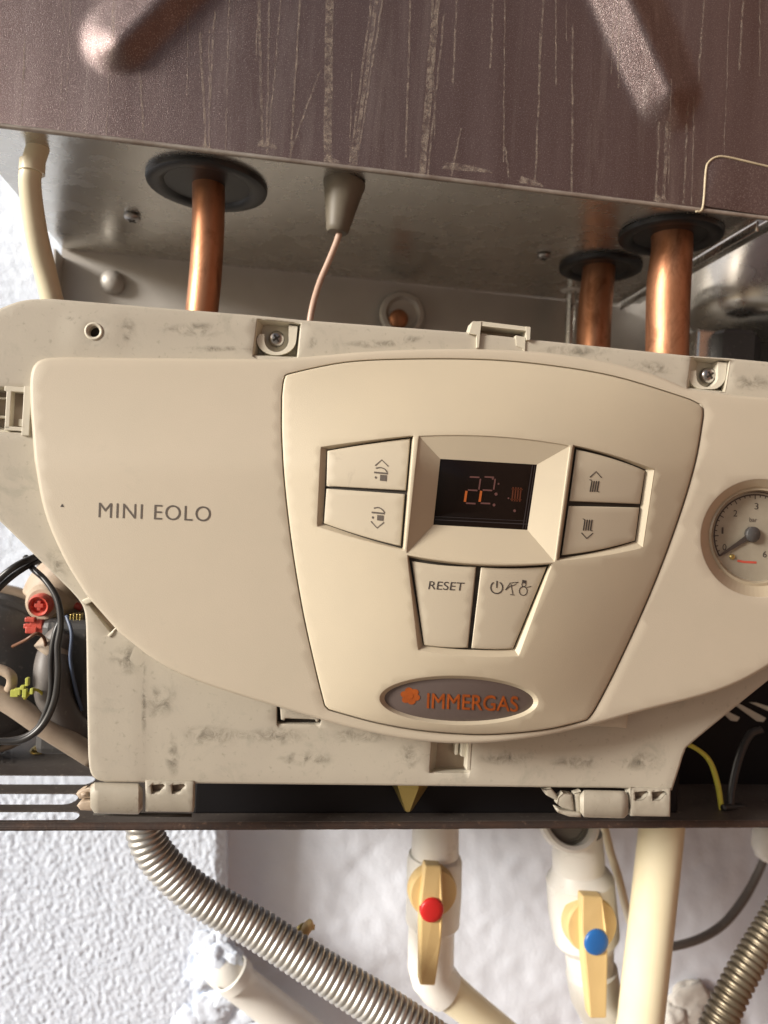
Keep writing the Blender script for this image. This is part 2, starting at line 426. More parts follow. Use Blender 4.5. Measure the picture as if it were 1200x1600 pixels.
def side_loop(corners, bul, n=10):
    """four-sided loop whose sides bow outwards by bul pixels"""
    c = [np.array(p, float) for p in corners]; cen = sum(c) / 4; o = []
    for i in range(4):
        a, b = c[i], c[(i + 1) % 4]; d = b - a; nn = np.array([d[1], -d[0]]); nn /= np.linalg.norm(nn)
        if nn @ ((a + b) / 2 - cen) < 0: nn = -nn
        for k in range(n):
            t = k / n; o.append(a + d * t + nn * bul[i] * 4 * t * (1 - t))
    return o
def strip(A, hA, B, hB, Y0=0.0, corner=None):
    """band between two loops; split at the corners so that the four faces stay crisp"""
    n = len(A); V = []; Fc = []
    if corner is None and n == 40: corner = 10
    hf = lambda h, p: (h(np.array([p[0]]), np.array([p[1]]))[0] if callable(h) else h)
    if corner:
        for s_ in range(0, n, corner):
            k = len(V)
            for i in range(s_, s_ + corner + 1):
                i %= n; V += [P(A[i][0], A[i][1], Y0 - hf(hA, A[i]) * K), P(B[i][0], B[i][1], Y0 - hf(hB, B[i]) * K)]
            Fc += [(k + 2 * i, k + 2 * i + 2, k + 2 * i + 3, k + 2 * i + 1) for i in range(corner)]
        return V, Fc
    for i in range(n):
        j = (i + 1) % n; k = len(V)
        V += [P(A[i][0], A[i][1], Y0 - hf(hA, A[i]) * K), P(A[j][0], A[j][1], Y0 - hf(hA, A[j]) * K),
              P(B[j][0], B[j][1], Y0 - hf(hB, B[j]) * K), P(B[i][0], B[i][1], Y0 - hf(hB, B[i]) * K)]
        Fc.append((k, k + 1, k + 2, k + 3))
    return V, Fc
def stroke(pts, wd, h, Y0=0.0, closed=False):
    """flat printed line along pixel points"""
    p = np.array(pts, float); n = len(p); V = []; Fc = []
    for i in range(n):
        a = p[i - 1] if (i or closed) else p[i]; b = p[(i + 1) % n] if (i < n - 1 or closed) else p[i]
        d = b - a; d /= max(np.linalg.norm(d), 1e-9); nn = np.array([-d[1], d[0]]) * wd / 2
        for q in (p[i] + nn, p[i] - nn): V.append(P(q[0], q[1], Y0 - (h(np.array([q[0]]), np.array([q[1]]))[0]) * K))
    for i in range(n if closed else n - 1):
        j = (i + 1) % n; Fc.append((2 * i, 2 * j, 2 * j + 1, 2 * i + 1))
    return V, Fc
def poly(pts, h, Y0=0.0):
    V = [P(q[0], q[1], Y0 - (h(np.array([float(q[0])]), np.array([float(q[1])]))[0]) * K) for q in pts]
    return V, [tuple(range(len(pts)))]
def text(name, s, cx, cy, wd, ht, ang, h, m, parent, shear=0.0, Y0=0.0, thick=0.0, space=1.0, label=None):
    cu = bpy.data.curves.new('t', 'FONT'); cu.body = s; cu.space_character = space; cu.offset = thick
    to = bpy.data.objects.new('t', cu); me = bpy.data.meshes.new_from_object(to)
    v = np.array([tuple(q.co)[:2] for q in me.vertices]); lo = v.min(0); hi = v.max(0)
    u = (v - lo) / (hi - lo) - 0.5; a = R(ang)
    x = u[:, 0] * wd + shear * u[:, 1] * ht; y = -u[:, 1] * ht
    X = cx + x * math.cos(a) - y * math.sin(a); Yp = cy + x * math.sin(a) + y * math.cos(a)
    hh = h(X, Yp) * np.ones(len(X))
    V = [P(X[i], Yp[i], Y0 - hh[i] * K) for i in range(len(X))]
    Fc = [tuple(p.vertices) for p in me.polygons]
    bpy.data.objects.remove(to); bpy.data.curves.remove(cu); bpy.data.meshes.remove(me)
    return obj(name, V, Fc, m, parent, smooth=False, label=label)

# ================================================================== THE WALL (setting)
YW, YS = 0.222, 0.258           # rough stucco, and the smooth plaster set back to its right
def wall_grid(name, x0, x1, y0, y1, Y, step, fn, m, rightback=None):
    nx = int((x1 - x0) / step) + 1; ny = int((y1 - y0) / step) + 1; V = []; Fc = []
    A, B, C, D = P(x0, y0, Y), P(x1, y0, Y), P(x0, y1, Y), P(x1, y1, Y)
    for j in range(ny):
        for i in range(nx):
            s = i / (nx - 1); t = j / (ny - 1)
            p = (A * (1 - s) + B * s) * (1 - t) + (C * (1 - s) + D * s) * t
            V.append(Vector((p.x, Y - fn(p, s, t), p.z)))
    for j in range(ny - 1):
        for i in range(nx - 1):
            a = j * nx + i; Fc.append((a, a + 1, a + nx + 1, a + nx))
    if rightback:
        k = len(V)
        for j in range(ny): V.append(V[j * nx + nx - 1].copy()); V.append(V[j * nx + nx - 1] + Vector((0.0006 * math.sin(j * .7), rightback, 0)))
        for j in range(ny - 1): Fc.append((k + 2 * j, k + 2 * j + 1, k + 2 * j + 3, k + 2 * j + 2))
    return obj(name, V, Fc, m, kind='structure')
def stucco(p, s, t):
    q = p * 310
    n = noise.noise(q) * 0.6 + noise.noise(q * 2.1 + Vector((3, 1, 7))) * 0.35 + noise.noise(q * 4.3) * 0.14
    return 0.0014 * max(-0.4, n)
wall_grid('wall_stucco', -160, 352, 1240, 1680, YW, 2.6, lambda p, s, t: stucco(p, s, t) - (0.004 * max(0, (s - 0.97) / 0.03)), 'stucco', 0.045)
wall_grid('wall_stucco', -160, 330, 200, 1240, YW, 5.0, stucco, 'stucco')
def smooth_plaster(p, s, t):
    q = p * 26
    return 0.0035 * noise.noise(q * .6) + 0.0010 * noise.noise(q * 3.1) + 0.0005 * noise.noise(q * 9)
wall_grid('wall_plaster', 300, 1360, 1200, 1720, YS, 7.0, smooth_plaster, 'plaster')

V, Fc = box((0.3, 0.35, 0.6), 7, 0.10, 3.8); obj('wall', V, Fc, 'plaster', kind='structure', smooth=False)
V, Fc = box((0.50, -0.65, 0.55), 0.10, 1.84, 3.7); obj('wall', V, Fc, 'added_wall_brown', kind='structure', smooth=False)  # unseen side wall, added to cut sky fill and warm the shadow side
V, Fc = box((0, -6, -1.32), 26, 14, 0.02); obj('ground', V, Fc, 'tiles', kind='structure', smooth=False)
# ================================================================== SEALED CHAMBER (top)
YF = 0.030; YB = 0.214
ZB = P(600, 270, YF).z
XL = PZ(-60, 206, ZB).x
ch = thing('combustion_chamber', P(600, 272, YF), 'dusty brown sheet metal chamber with drip stains above the control panel', 'boiler casing')
def seg_d(x, y, a, b):
    ax, ay = a; bx, by = b; L2 = (bx - ax) ** 2 + (by - ay) ** 2
    t = np.clip(((x - ax) * (bx - ax) + (y - ay) * (by - ay)) / L2, 0, 1)
    return np.hypot(x - ax - t * (bx - ax), y - ay - t * (by - ay))
def rib(x, y):
    def pr(d, r): t = np.clip(1 - d / r, 0, 1); return t * t * (3 - 2 * t)
    def fl(d, r): t = np.clip(1 - d / r, 0, 1); return np.minimum(t, 0.9) + 0.1 * np.clip((t - .8) / .2, 0, 1) * .5
    d2 = seg_d(x, y, (935, -120), (1052, 140)); side = (x - 935) * 260 - (y + 120) * 117
    r2 = np.where(side > 0, 44.0, 66.0)
    return 26 * pr(seg_d(x, y, (185, 60), (375, -130)), 64) + 30 * fl(d2, r2)
p0 = P(600, 270, YF)
def bottom_py(px):       # pixel row of the chamber's lower front edge
    p = PZ(px, 272, ZB); d = ray(px, 0); lo, hi = 100.0, 500.0
    for _ in range(40):
        mid = (lo + hi) / 2
        if P(px, mid, YF).z > ZB: lo = mid
        else: hi = mid
    return lo
edge_pts = [(x, bottom_py(x)) for x in np.linspace(-60, 1500, 40)]
fp = [(-60, -150), (1500, -150)] + edge_pts[::-1]
V, Fc = sheet(fp, h=rib, step=8, er=3, skirt=3, Y0=YF, edge_step=14)
fpan = obj('front_panel', V, Fc, 'dust_metal', ch)
# underside, reaching back to the wall plate
XR = PZ(1206, 332, ZB).x
zb = ZB + 0.0006
a0, b0 = YF + 0.001, YB - 0.0005
mb = MB(); NX, NY = 40, 14; xs = np.linspace(XL + 0.001, XR, NX); ys = np.linspace(a0, b0, NY)
Vv = [Vector((x, y, zb + 0.0002 * math.sin(9 * x + 14 * y))) for y in ys for x in xs]
mb.add(Vv, [(j * NX + i, j * NX + i + 1, (j + 1) * NX + i + 1, (j + 1) * NX + i) for j in range(NY - 1) for i in range(NX - 1)])
mb.build('bottom_panel', 'steel', ch)
V, Fc = box((XL + 0.0005, (YF + YB) / 2 + 0.001, ZB + 0.08), 0.001, YB - YF - 0.004, 0.156)
obj('side_panel', V, Fc, 'steel', ch, smooth=False)
# thin folded lip along the lower front edge
mb = MB(); mb.add(*tube_w([Vector((x, YF - 0.0002, ZB + 0.0003)) for x in np.linspace(XL, XL + 0.53, 40)], [0.0012 + 0.00015 * random.random() for _ in range(40)], 10))
mb.build('edge_lip', 'worn_edge', ch)
# side channel strips at the right end of the underside
mb = MB()
for dx, wd, dz, hgt in ((0.0008, 0.0016, -0.002, 0.006), (0.008, 0.009, 0.002, 0.0018)):
    mb.add(*box((XR + dx + wd / 2, (YF + YB) / 2, ZB + dz), wd, YB - YF - 0.012, hgt, 0.0004))
mb.build('side_channel', 'steel', ch)
# drip stains
stains = [((405, -10), (410, 230), 4), ((421, -10), (417, 240), 3), ((440, -10), (418, 236), 2.5), ((515, -10), (512, 258), 13), ((582, -10), (547, 258), 3.5), ((599, -10), (557, 258), 3),
          ((590, -10), (552, 258), 6), ((678, -10), (656, 274), 4), ((694, 20), (668, 277), 3), ((685, -10), (661, 274), 7), ((849, -10), (836, 287), 3), ((1101, -10), (1091, 130), 3),
          ((1162, -10), (1155, 110), 3), ((218, 110), (226, 230), 3), ((312, 50), (322, 236), 4), ((327, 40), (327, 236), 2), ((895, 40), (893, 300), 3), ((720, 200), (705, 275), 3),
          ((1030, 190), (1025, 315), 3), ((1042, 190), (1037, 315), 5), ((1075, 160), (1068, 320), 3), ((1085, 150), (1080, 320), 2), ((500, 110), (455, 235), 3), ((790, 230), (795, 280), 3)]
rs = random.Random(11)
for k in range(26):
    x = rs.uniform(20, 1190); y0 = rs.choice([-10, rs.uniform(0, 200)]); dx = rs.uniform(-14, 6); y1 = min(y0 + rs.uniform(60, 280), 290)
    if y1 > y0 + 30: stains.append(((x, y0), (x + dx * (y1 - y0) / 250, y1), rs.uniform(1.2, 3.2)))
for a, b, wd in stains:
    mb = MB(); n = 14; pts = [(a[0] + (b[0] - a[0]) * i / n + random.uniform(-.8, .8), a[1] + (b[1] - a[1]) * i / n) for i in range(n + 1)]
    pts = [(x, min(y, bottom_py(x) - 3)) for x, y in pts]
    mb.add(*stroke(pts, wd, lambda x, y: rib(x, y) + 0.5, YF)); mb.build('drip_stain', 'stain', fpan, smooth=False)
# lime crust low on the face
for cx, cy, wx in ((730, 262, 40), (325, 232, 12), (830, 284, 20), (1035, 312, 14), (520, 250, 14), (420, 226, 18)):
    mb = MB(); mb.add(*poly([(cx - wx, cy + 2), (cx - wx * .8, cy - 9), (cx, cy - 4), (cx + wx * .9, cy + 4), (cx + wx, cy + 9)], lambda x, y: rib(x, y) + 0.8, YF)); mb.build('lime_crust', 'stain', fpan, smooth=False)
# taped tab at the right end
tp = [(1100, 322), (1103, 262), (1112, 249), (1130, 245), (1165, 252), (1290, 282), (1290, 352)]
V, Fc = sheet(tp, step=20, er=1.5, skirt=6, Y0=YF - 5 * K)
lt = obj('cover_tab', V, Fc, 'dust_metal', ch)
V, Fc = tube([(1087, 331, YF - 4 * K, 1.7), (1098, 324, YF - 5 * K, 1.7), (1103, 266, YF - 5 * K, 1.7), (1108, 253, YF - 5 * K, 1.7), (1118, 246, YF - 5 * K, 1.7), (1132, 245, YF - 5 * K, 1.7), (1165, 252, YF - 5 * K, 1.7), (1290, 282, YF - 5 * K, 1.7)], 6, 8)
obj('tab_edge', V, Fc, 'bead', lt)
# grommets + copper pipes
def ellipse_center(px, py): return PZ(px, py, ZB)
def grommet(px, py, rpx):
    c = ellipse_center(px, py); r = rpx * scale_at(c)
    V, Fc = lathe(c, (0, 0, -1), [(r, -0.0005), (r * 1.0, 0.001), (r * 0.985, 0.0022), (r * 0.93, 0.0030), (r * 0.80, 0.0030), (r * 0.74, 0.0020), (r * 0.70, 0.0008), (r * 0.45, 0.0008), (0.0001, 0.0009)], 48)
    return obj('grommet', V, Fc, 'rubber', ch), c
for (gx, gy, gr, label, ctrl, boxy) in (
        (324, 288, 93, 'straight copper pipe beside the olive rubber boot', [(324, 262, 25), (326, 300, 25), (325, 360, 25), (321, 430, 25), (312, 520, 25), (306, 600, 25)], 0),
        (938, 417, 63, 'slimmer copper pipe standing behind the thick one', [(937, 395, 25), (935, 430, 25), (930, 480, 26), (927, 540, 26), (925, 610, 26)], 0),
        (1047, 367, 78, 'thick shiny copper pipe beside the steel vessel', [(1048, 340, 32), (1050, 385, 31), (1045, 440, 33), (1043, 500, 32.5), (1042, 580, 32)], 0)):
    g, c = grommet(gx, gy, gr)
    Y = c.y
    V, Fc = tube([(a, b, Y, r) for a, b, r in ctrl], 8, 28)
    obj('copper_pipe', V, Fc, 'copper', label=label, cat='pipe', group='copper pipes leaving the chamber')
# screws in the underside
def pan_head(c, axis, r, name, parent, cross=True, ref=None):
    axis = Vector(axis).normalized()
    V, Fc = lathe(c, axis, [(r, -0.0004), (r, r * 0.25), (r * 0.92, r * 0.42), (r * 0.7, r * 0.58), (r * 0.4, r * 0.66), (0.00002, r * 0.69)], 24)
    s = obj(name, V, Fc, 'screw', parent)
    if cross:
        a = (ref or axis.orthogonal()); a = (a - axis * a.dot(axis)).normalized(); b = axis.cross(a); mb = MB()
        for u, v in ((a, b), (b, a)):
            q = []
            for du, dv in ((-1, -1), (1, -1), (1, 1), (-1, 1)): q.append(Vector(c) + u * du * r * 0.52 + v * dv * r * 0.13)
            mb.add([p + axis * r * 0.50 for p in q] + [p + axis * r * 0.70 for p in q], [(0, 1, 2, 3), (4, 5, 6, 7), (0, 1, 5, 4), (1, 2, 6, 5), (2, 3, 7, 6), (3, 0, 4, 7)])
        mb.build('cross_slot', 'dark', s, smooth=False)
    return s
for px, py, r in ((207, 337, 0.0050), (850, 398, 0.0042)):
    pan_head(PZ(px, py, ZB) + Vector((0, 0, -0.0002)), (0, 0, -1), r, 'screw', ch)

# rubber boot with electrode lead
c = PZ(538, 287, ZB); s = scale_at(c)
bt = thing('electrode_lead', c, 'olive rubber boot with thin pink wire below the chamber', 'cable')
V, Fc = lathe(c, (-0.09, 0.0, -1), [(33 * s, -2 * s), (33 * s, 2 * s), (32.5 * s, 5 * s), (31 * s, 9 * s), (24.5 * s, 40 * s), (18.5 * s, 70 * s), (17.5 * s, 75 * s), (15 * s, 78 * s), (11 * s, 79 * s), (0.0001, 79 * s)], 32)
obj('boot', V, Fc, 'boot', bt)
V, Fc = tube([(531, 355, c.y, 5.5), (528, 372, c.y, 5.2), (515, 405, c.y, 5), (500, 440, c.y, 5), (488, 480, c.y - 0.003, 5), (480, 530, c.y - 0.004, 5)], 8, 12)
obj('wire', V, Fc, 'wire_pink', bt)

# ivory tube at the left
V, Fc = tube([(62, 222, 0.050, 17), (50, 262, 0.050, 16.5), (47, 290, 0.052, 16.5), (56, 360, 0.06, 17), (72, 430, 0.07, 17), (88, 500, 0.075, 17), (95, 560, 0.08, 17)], 8, 20)
ivo = obj('plastic_tube', V, Fc, 'tube_ivory', label='slim ivory plastic tube hanging from the chamber in front of rough stucco', cat='tube')
V, Fc = tube([(51, 252, 0.050, 19), (50, 270, 0.050, 19)], 2, 20); obj('collar', V, Fc, 'tube_ivory', ivo)

# ================================================================== REAR FRAME + FLOOR PLATE
ZF = P(600, 1283, YF).z
XFL = PZ(-130, 1250, ZF).x
XFR = XL + 0.53
fr = thing('boiler_frame', Vector((0.05, YB, ZF)), 'grey steel boiler frame with slotted dark floor plate', 'boiler frame')
BL = P(96, 400, YB).x
V, Fc = box(((BL + XFR) / 2, YB + 0.001, (ZB + ZF) / 2 + .03), XFR - BL, 0.002, ZB - ZF + 0.06)
obj('back_plate', V, Fc, 'back', fr, smooth=False)
V, Fc = box((BL + 0.0007, YB - 0.009, (ZB + ZF) / 2 + .03), 0.0014, 0.018, ZB - ZF - 0.07)
obj('side_flange', V, Fc, 'back', fr, smooth=False)
V, Fc = box((XFR - 0.002, (YF + YB) / 2, (ZB + ZF) / 2 + .03), 0.002, YB - YF, ZB - ZF + .06); obj('side_panel', V, Fc, 'dark_plastic', fr, smooth=False)  # boiler side; its dark colour stands in for the unlit interior
# floor plate with slots, seen from above
def floor_sheet():
    def uv(px, py): p = PZ(px, py, ZF); return (p.x * 1000, p.y * 1000)
    out = [(XFL * 1000, YF * 1000), (XFR * 1000, YF * 1000), (XFR * 1000, YB * 1000 - 1), (XFL * 1000, YB * 1000 - 1)]
    holes = []
    def slot(xa, xb, ya, yb):
        r = (yb - ya) / 2; y = (ya + yb) / 2; q = []
        for k in range(9): t = -math.pi / 2 + math.pi * k / 8; q.append((xb - r * .7 + .7 * r * math.cos(t), y + r * math.sin(t)))
        for k in range(9): t = math.pi / 2 + math.pi * k / 8; q.append((xa + r * .7 + .7 * r * math.cos(t), y + r * math.sin(t)))
        holes.append(q)
    for py0, py1, xe in ((1211, 1226, 143), (1239, 1257, 115), (1267, 1284, 118)):
        a = uv(xe, py1); b = uv(xe, py0)
        slot(uv(-110, py1)[0], a[0], a[1], b[1])
    for k in range(4):
        a = uv(1122 + 17 * k, 1129 - 3 * k); slot(a[0], a[0] + 42, a[1] + 10 * k, a[1] + 10 * k + 5)
    o2 = dens(out, 12); pts = []; ed = []
    for L in [o2] + [np.array(q) for q in holes]:
        n = len(pts); pts += [Vector((float(a), float(b))) for a, b in L]; m = len(L); ed += [(n + i, n + (i + 1) % m) for i in range(m)]
    vo, eo, fo, *_ = delaunay_2d_cdt(pts, ed, [], 0, 1e-5)
    vp = np.array([(v.x, v.y) for v in vo]); tri = np.array([f for f in fo if len(f) == 3]); cen = vp[tri].mean(1); ok = inside(cen, o2)
    for q in holes: ok &= ~inside(cen, np.array(q))
    tri = tri[ok]; n = len(vp)
    V = [Vector((a / 1000, b / 1000, ZF)) for a, b in vp] + [Vector((a / 1000, b / 1000, ZF - 0.0007)) for a, b in vp]
    Fc = [tuple(t) for t in tri] + [tuple(i + n for i in t[::-1]) for t in tri]
    c = {}
    for t in tri:
        for i in range(3): e = (t[i], t[(i + 1) % 3]); c.setdefault(tuple(sorted(e)), []).append(e)
    for es in c.values():
        if len(es) == 1: a, b = es[0]; Fc.append((a, b, b + n, a + n))
    return V, Fc
V, Fc = floor_sheet(); obj('floor_plate', V, Fc, 'floor', fr, smooth=False)
# rolled front edge of the floor plate
zt = P(600, 1285, YF).z; zl = P(600, 1297, YF - 0.002).z
mb = MB()
prof = [(YF + 0.003, zt + 0.0005), (YF + 0.0002, zt + 0.0005), (YF - 0.0018, zt - 0.0006), (YF - 0.0022, zt - 0.002), (YF - 0.0014, (zt + zl) / 2 + .0004), (YF - 0.0024, zl + 0.0018), (YF - 0.0018, zl + 0.0003), (YF, zl), (YF + 0.003, zl + 0.0002)]
xs = np.linspace(XFL - 0.002, XFR, 120); Vv = []
for x in xs:
    for y, z in prof: Vv.append(Vector((x, y + 0.00012 * noise.noise(Vector((x * 300, 0, z * 200))), z + 0.00016 * noise.noise(Vector((x * 220, 3, 0))))))
n = len(prof)
mb.add(Vv, [(i * n + k, (i + 1) * n + k, (i + 1) * n + k + 1, i * n + k + 1) for i in range(len(xs) - 1) for k in range(n - 1)])
mb.build('front_edge', 'lip', fr)
# stamped arrow mark and screw on the floor plate
mk = MB()
def fl(pts, wd=0.0011):
    for a, b in zip(pts, pts[1:]):
        p, q = PZ(*a, ZF + 0.0004), PZ(*b, ZF + 0.0004); d = (q - p).normalized(); s = d.cross(Vector((0, 0, 1))) * wd / 2
        mk.add([p - s, p + s, q + s, q - s], [(0, 1, 2, 3)])
fl([(12, 1162), (12, 1174)]); fl([(3, 1178), (3, 1192)]); fl([(3, 1182), (20, 1182)]); fl([(18, 1172), (18, 1192)]); fl([(10, 1192), (20, 1190)])
mk.build('stamped_mark', 'grey_hose', fr, smooth=False)
sp = PZ(61, 1174, ZF)
V, Fc = lathe(sp, (0, -0.25, 1), [(0.0052, 0), (0.0052, 0.001), (0.004, 0.0024), (0.0018, 0.0026), (0.0016, 0.001), (0.0001, 0.001)], 20); obj('screw', V, Fc, 'brass', fr)
# screws and ring on the back plate
def disc_y(px, py, Y, prof, m, name, parent, n=36):
    c = P(px, py, Y); s = scale_at(c)
    V, Fc = lathe(c, (0, -1, 0), [(r * s, t * s) for r, t in prof], n); return obj(name, V, Fc, m, parent)
disc_y(176, 442, YB, [(19, 0), (19, 4), (15, 12), (8, 16), (0.1, 17)], 'back', 'screw', fr)
disc_y(628, 492, YB - 0.004, [(36, 0), (36, 5), (33, 9), (27, 10), (24, 7), (22, 4), (0.1, 4)], 'back', 'ring', fr)
disc_y(622, 500, YB - 0.006, [(15, 0), (15, 8), (11, 13), (0.1, 14)], 'copper', 'stud', fr)
vs = thing('vent_screw', P(890, 460, 0.19), 'small grey vent bolt behind the slimmer copper pipe', 'bolt')
V, Fc = tube([(893, 452, 0.19, 8), (891, 500, 0.19, 8), (888, 560, 0.19, 8)], 4, 14); obj('shaft', V, Fc, 'steel', vs)
c = P(893, 450, 0.19); s = scale_at(c)
V, Fc = lathe(c, (0, 0, 1), [(12 * s, -6 * s), (18 * s, -4 * s), (19 * s, 2 * s), (16 * s, 7 * s), (0.0001, 8 * s)], 20); obj('head', V, Fc, 'white_pipe', vs)
# steel vessel at the right
c = P(1182, 522, 0.150); s = scale_at(c)
ev = thing('expansion_vessel', c, 'rounded bare steel vessel behind the thick copper pipe', 'vessel')
V, Fc = lathe(c, (0.06, 0, 1), [(0.0001, -3 * s), (60 * s, -2 * s), (88 * s, 3 * s), (101 * s, 14 * s), (105 * s, 30 * s), (105 * s, 300 * s), (0.0001, 301 * s)], 64)
obj('shell', V, Fc, 'steel', ev)
c2 = P(1140, 548, 0.120); s = scale_at(c2)
V, Fc = lathe(c2, (0, 0, 1), [(46 * s, -30 * s), (46 * s, 18 * s), (40 * s, 24 * s), (24 * s, 24 * s), (22 * s, 30 * s), (0.0001, 30 * s)], 6); obj('nut', V, Fc, 'dark_plastic', ev, smooth=False)
c2 = P(1095, 545, 0.125); V, Fc = box(c2, 0.018, 0.02, 0.022, 0.002); obj('bracket', V, Fc, 'steel', ev, smooth=False)

# ================================================================== CONTROL PANEL
cp = thing('control_console', P(600, 1235, 0.02), 'yellowed cream boiler control panel with six buttons and dark display', 'control panel')
def bodyH(x, y):
    x = np.asarray(x, float); y = np.asarray(y, float)
    return 6 + 0.05 * np.clip(y - 560, 0, 700) + 40 * np.clip(1 - ((x - 660) / 760) ** 2, 0, 1) * np.clip((y - 470) / 260, 0.25, 1)
FAS = (crv([(443, 600), (446, 590), (456, 584), (540, 567), (640, 562), (760, 563), (860, 572), (960, 589), (1060, 619), (1088, 630), (1097, 637), (1098, 650)], 5)
       + crv([(1096, 665), (1086, 720), (1066, 790), (1034, 880), (1000, 962), (960, 1048), (930, 1106), (917, 1124)], 5)[1:]
       + crv([(908, 1127), (860, 1138), (800, 1145), (740, 1147), (660, 1141), (590, 1129), (530, 1113), (514, 1108)], 5)
       + crv([(508, 1102), (495, 1050), (475, 960), (458, 860), (446, 760), (441, 680), (441, 620)], 5))
def dedupe(L, d=2.0):
    o = []
    for p in L:
        if not o or math.hypot(p[0] - o[-1][0], p[1] - o[-1][1]) > d: o.append((float(p[0]), float(p[1])))
    while math.hypot(o[0][0] - o[-1][0], o[0][1] - o[-1][1]) < d: o.pop()
    return o
FAS = dedupe(FAS)
ys_ = np.arange(570, 1140, 10.0); fa = np.array(FAS)
def xs_at(y):
    xs = []
    for i in range(len(fa)):
        a, b = fa[i], fa[(i + 1) % len(fa)]
        if (a[1] > y) != (b[1] > y): xs.append(a[0] + (b[0] - a[0]) * (y - a[1]) / (b[1] - a[1]))
    return (min(xs), max(xs)) if xs else (600, 800)
LR = np.array([xs_at(y) for y in ys_])
_l = np.array(crv([(441, 540), (440.5, 600), (441, 680), (446, 760), (458, 860), (475, 960), (495, 1050), (508, 1102), (514, 1150)], 12)); LY, LXS = _l[:, 1], _l[:, 0]
_r = np.array(crv([(1104, 540), (1102, 600), (1097, 660), (1086, 720), (1066, 790), (1034, 880), (1000, 962), (960, 1048), (930, 1106), (905, 1155)], 12)); RY, RXS = _r[:, 1], _r[:, 0]
def fasciaH(x, y):
    x = np.asarray(x, float); y = np.asarray(y, float)
    # a smooth cushion between the outline's straightened sides
    l = np.interp(y, LY, LXS); r = np.interp(y, RY, RXS)
    u = np.clip((x - (l + r) / 2) / ((r - l) / 2), -1.05, 1.05)
    v = np.clip((y - 850) / 300, -1.02, 1.02)
    return bodyH(x, y) + 2.0 + 44 * np.clip(1 - u * u, 0, 1) * np.clip(1 - v ** 4, 0.0, 1) ** 0.8
ofs = lambda h, d: (lambda x, y: h(x, y) + d)
# base plate (flange)
BASE = (crv([(-60, 640), (-58, 540), (-30, 500), (8, 479), (40, 469), (80, 467)], 5) + [(400, 493), (470, 500), (737, 520), (825, 530), (1076, 556), (1140, 560), (1330, 578)]
        + crv([(1400, 610), (1420, 700), (1400, 860), (1330, 960), (1262, 1015), (1200, 1063), (1085, 1157), (1070, 1174), (1062, 1198), (1050, 1235)], 4)
        + [(960, 1231), (860, 1230), (600, 1227), (305, 1224)] + crv([(165, 1222), (150, 1217), (141, 1205), (138, 1180)], 4)
        + crv([(136, 1080), (135, 1000), (133, 960), (126, 941), (110, 922)], 4) + [(0, 814), (-40, 770), (-58, 720)])
BASE = dedupe(BASE)
pk1 = [(402, 499), (470, 506), (465, 559), (395, 556)]
pk2 = [(1080, 558), (1141, 563), (1133, 613), (1073, 607)]
pkb = [(675, 1150), (738, 1150), (733, 1208), (671, 1207)]
pkl = [(-52, 603), (42, 606), (44, 676), (-52, 674)]
dg = [(136, 941), (152, 934), (184, 975), (174, 990)]
hole = ring(147, 518, 8.5, n=20)
sl1 = [(433, 1101), (437.5, 1101), (439, 1124), (444, 1126), (446, 1122.5), (492, 1124), (494, 1128), (498, 1127), (499, 1120), (503, 1122), (500, 1132), (433, 1131)]
def baseH(x, y):
    # raised pad round the small hole, shallow crease where the left part bends, general unevenness
    x = np.asarray(x, float); y = np.asarray(y, float)
    d = np.maximum(np.abs(x - 148) - 40, np.abs(y - 520) - 24)
    return 1.4 * np.clip(1 - d / 5, 0, 1) * (np.abs(x - 148) < 60) + 1.2 * np.clip((225 - x) / 6, 0, 1) * (y > 1000) + 0.8 * np.sin(x / 83) * np.sin(y / 61)
V, Fc = sheet(BASE, [pk1, pk2, pkb, pkl, dg, hole, sl1], h=baseH, step=16, er=3.5, hr=1.6, skirt=34, hskirt=14, edge_step=10)
obj('base_plate', V, Fc, 'flange', cp)
# pockets: floors and walls
def pocket(lp, floor_lp, depth, m='edge', parent=cp, name='pocket', fm=None):
    mb = MB(); n = 1
    A = dens(lp, 400); B = dens(floor_lp, 400)
    mb.add(*strip(A, -1.5, B, -depth)); mb.add(*poly(floor_lp, lambda x, y: 0 * x - depth), 1)
    return mb.build(name, [m, fm or m], parent, smooth=False)
for lp, fl_, sx, sy, rb in ((pk1, [(411, 508), (467, 512), (462, 556), (404, 553)], 432, 530, 0), (pk2, [(1090, 566), (1137, 570), (1130, 609), (1081, 604)], 1105, 587, 1)):
    pb = pocket(lp, fl_, 26, 'edge', name='screw_pocket')
    # raised U-shaped boss round the screw
    mb = MB(); U = []
    rr = 19 if not rb else 17
    for k in range(13): t = math.pi * k / 12; U.append((sx + rr * math.cos(t), sy + 1 + rr * math.sin(t)))
    U = [(sx + rr, sy - 22)] + U + [(sx - rr, sy - 8)]
    Uo = [(sx + rr + 14, sy - 20)] + [(sx + (rr + 12) * math.cos(math.pi * k / 12), min(sy + (rr + 6) * math.sin(math.pi * k / 12), fl_[2][1] - 1)) for k in range(13)] + [(sx - rr - 8, sy - 8)]
    top = [P(x, y, 7 * K) for x, y in U] + [P(x, y, 6 * K) for x, y in Uo]; n = len(U)
    mb.add(top, [(i, i + 1, n + i + 1, n + i) for i in range(n - 1)])
    for L in (U, Uo):
        tt = [P(x, y, (7 if L is U else 6) * K) for x, y in L]; mb.add(tt + [p + Vector((0, 19 * K, 0)) for p in tt], [(i, i + 1, n + i + 1, n + i) for i in range(n - 1)])
    mb.build('boss', 'edge', pb, smooth=False)
    c = P(sx, sy, 22 * K); r_ = 12.5 * scale_at(c)
    pan_head(c, (0.03, -1, -0.05), r_, 'screw', cp, ref=Vector((0.8, 0, 0.6)))
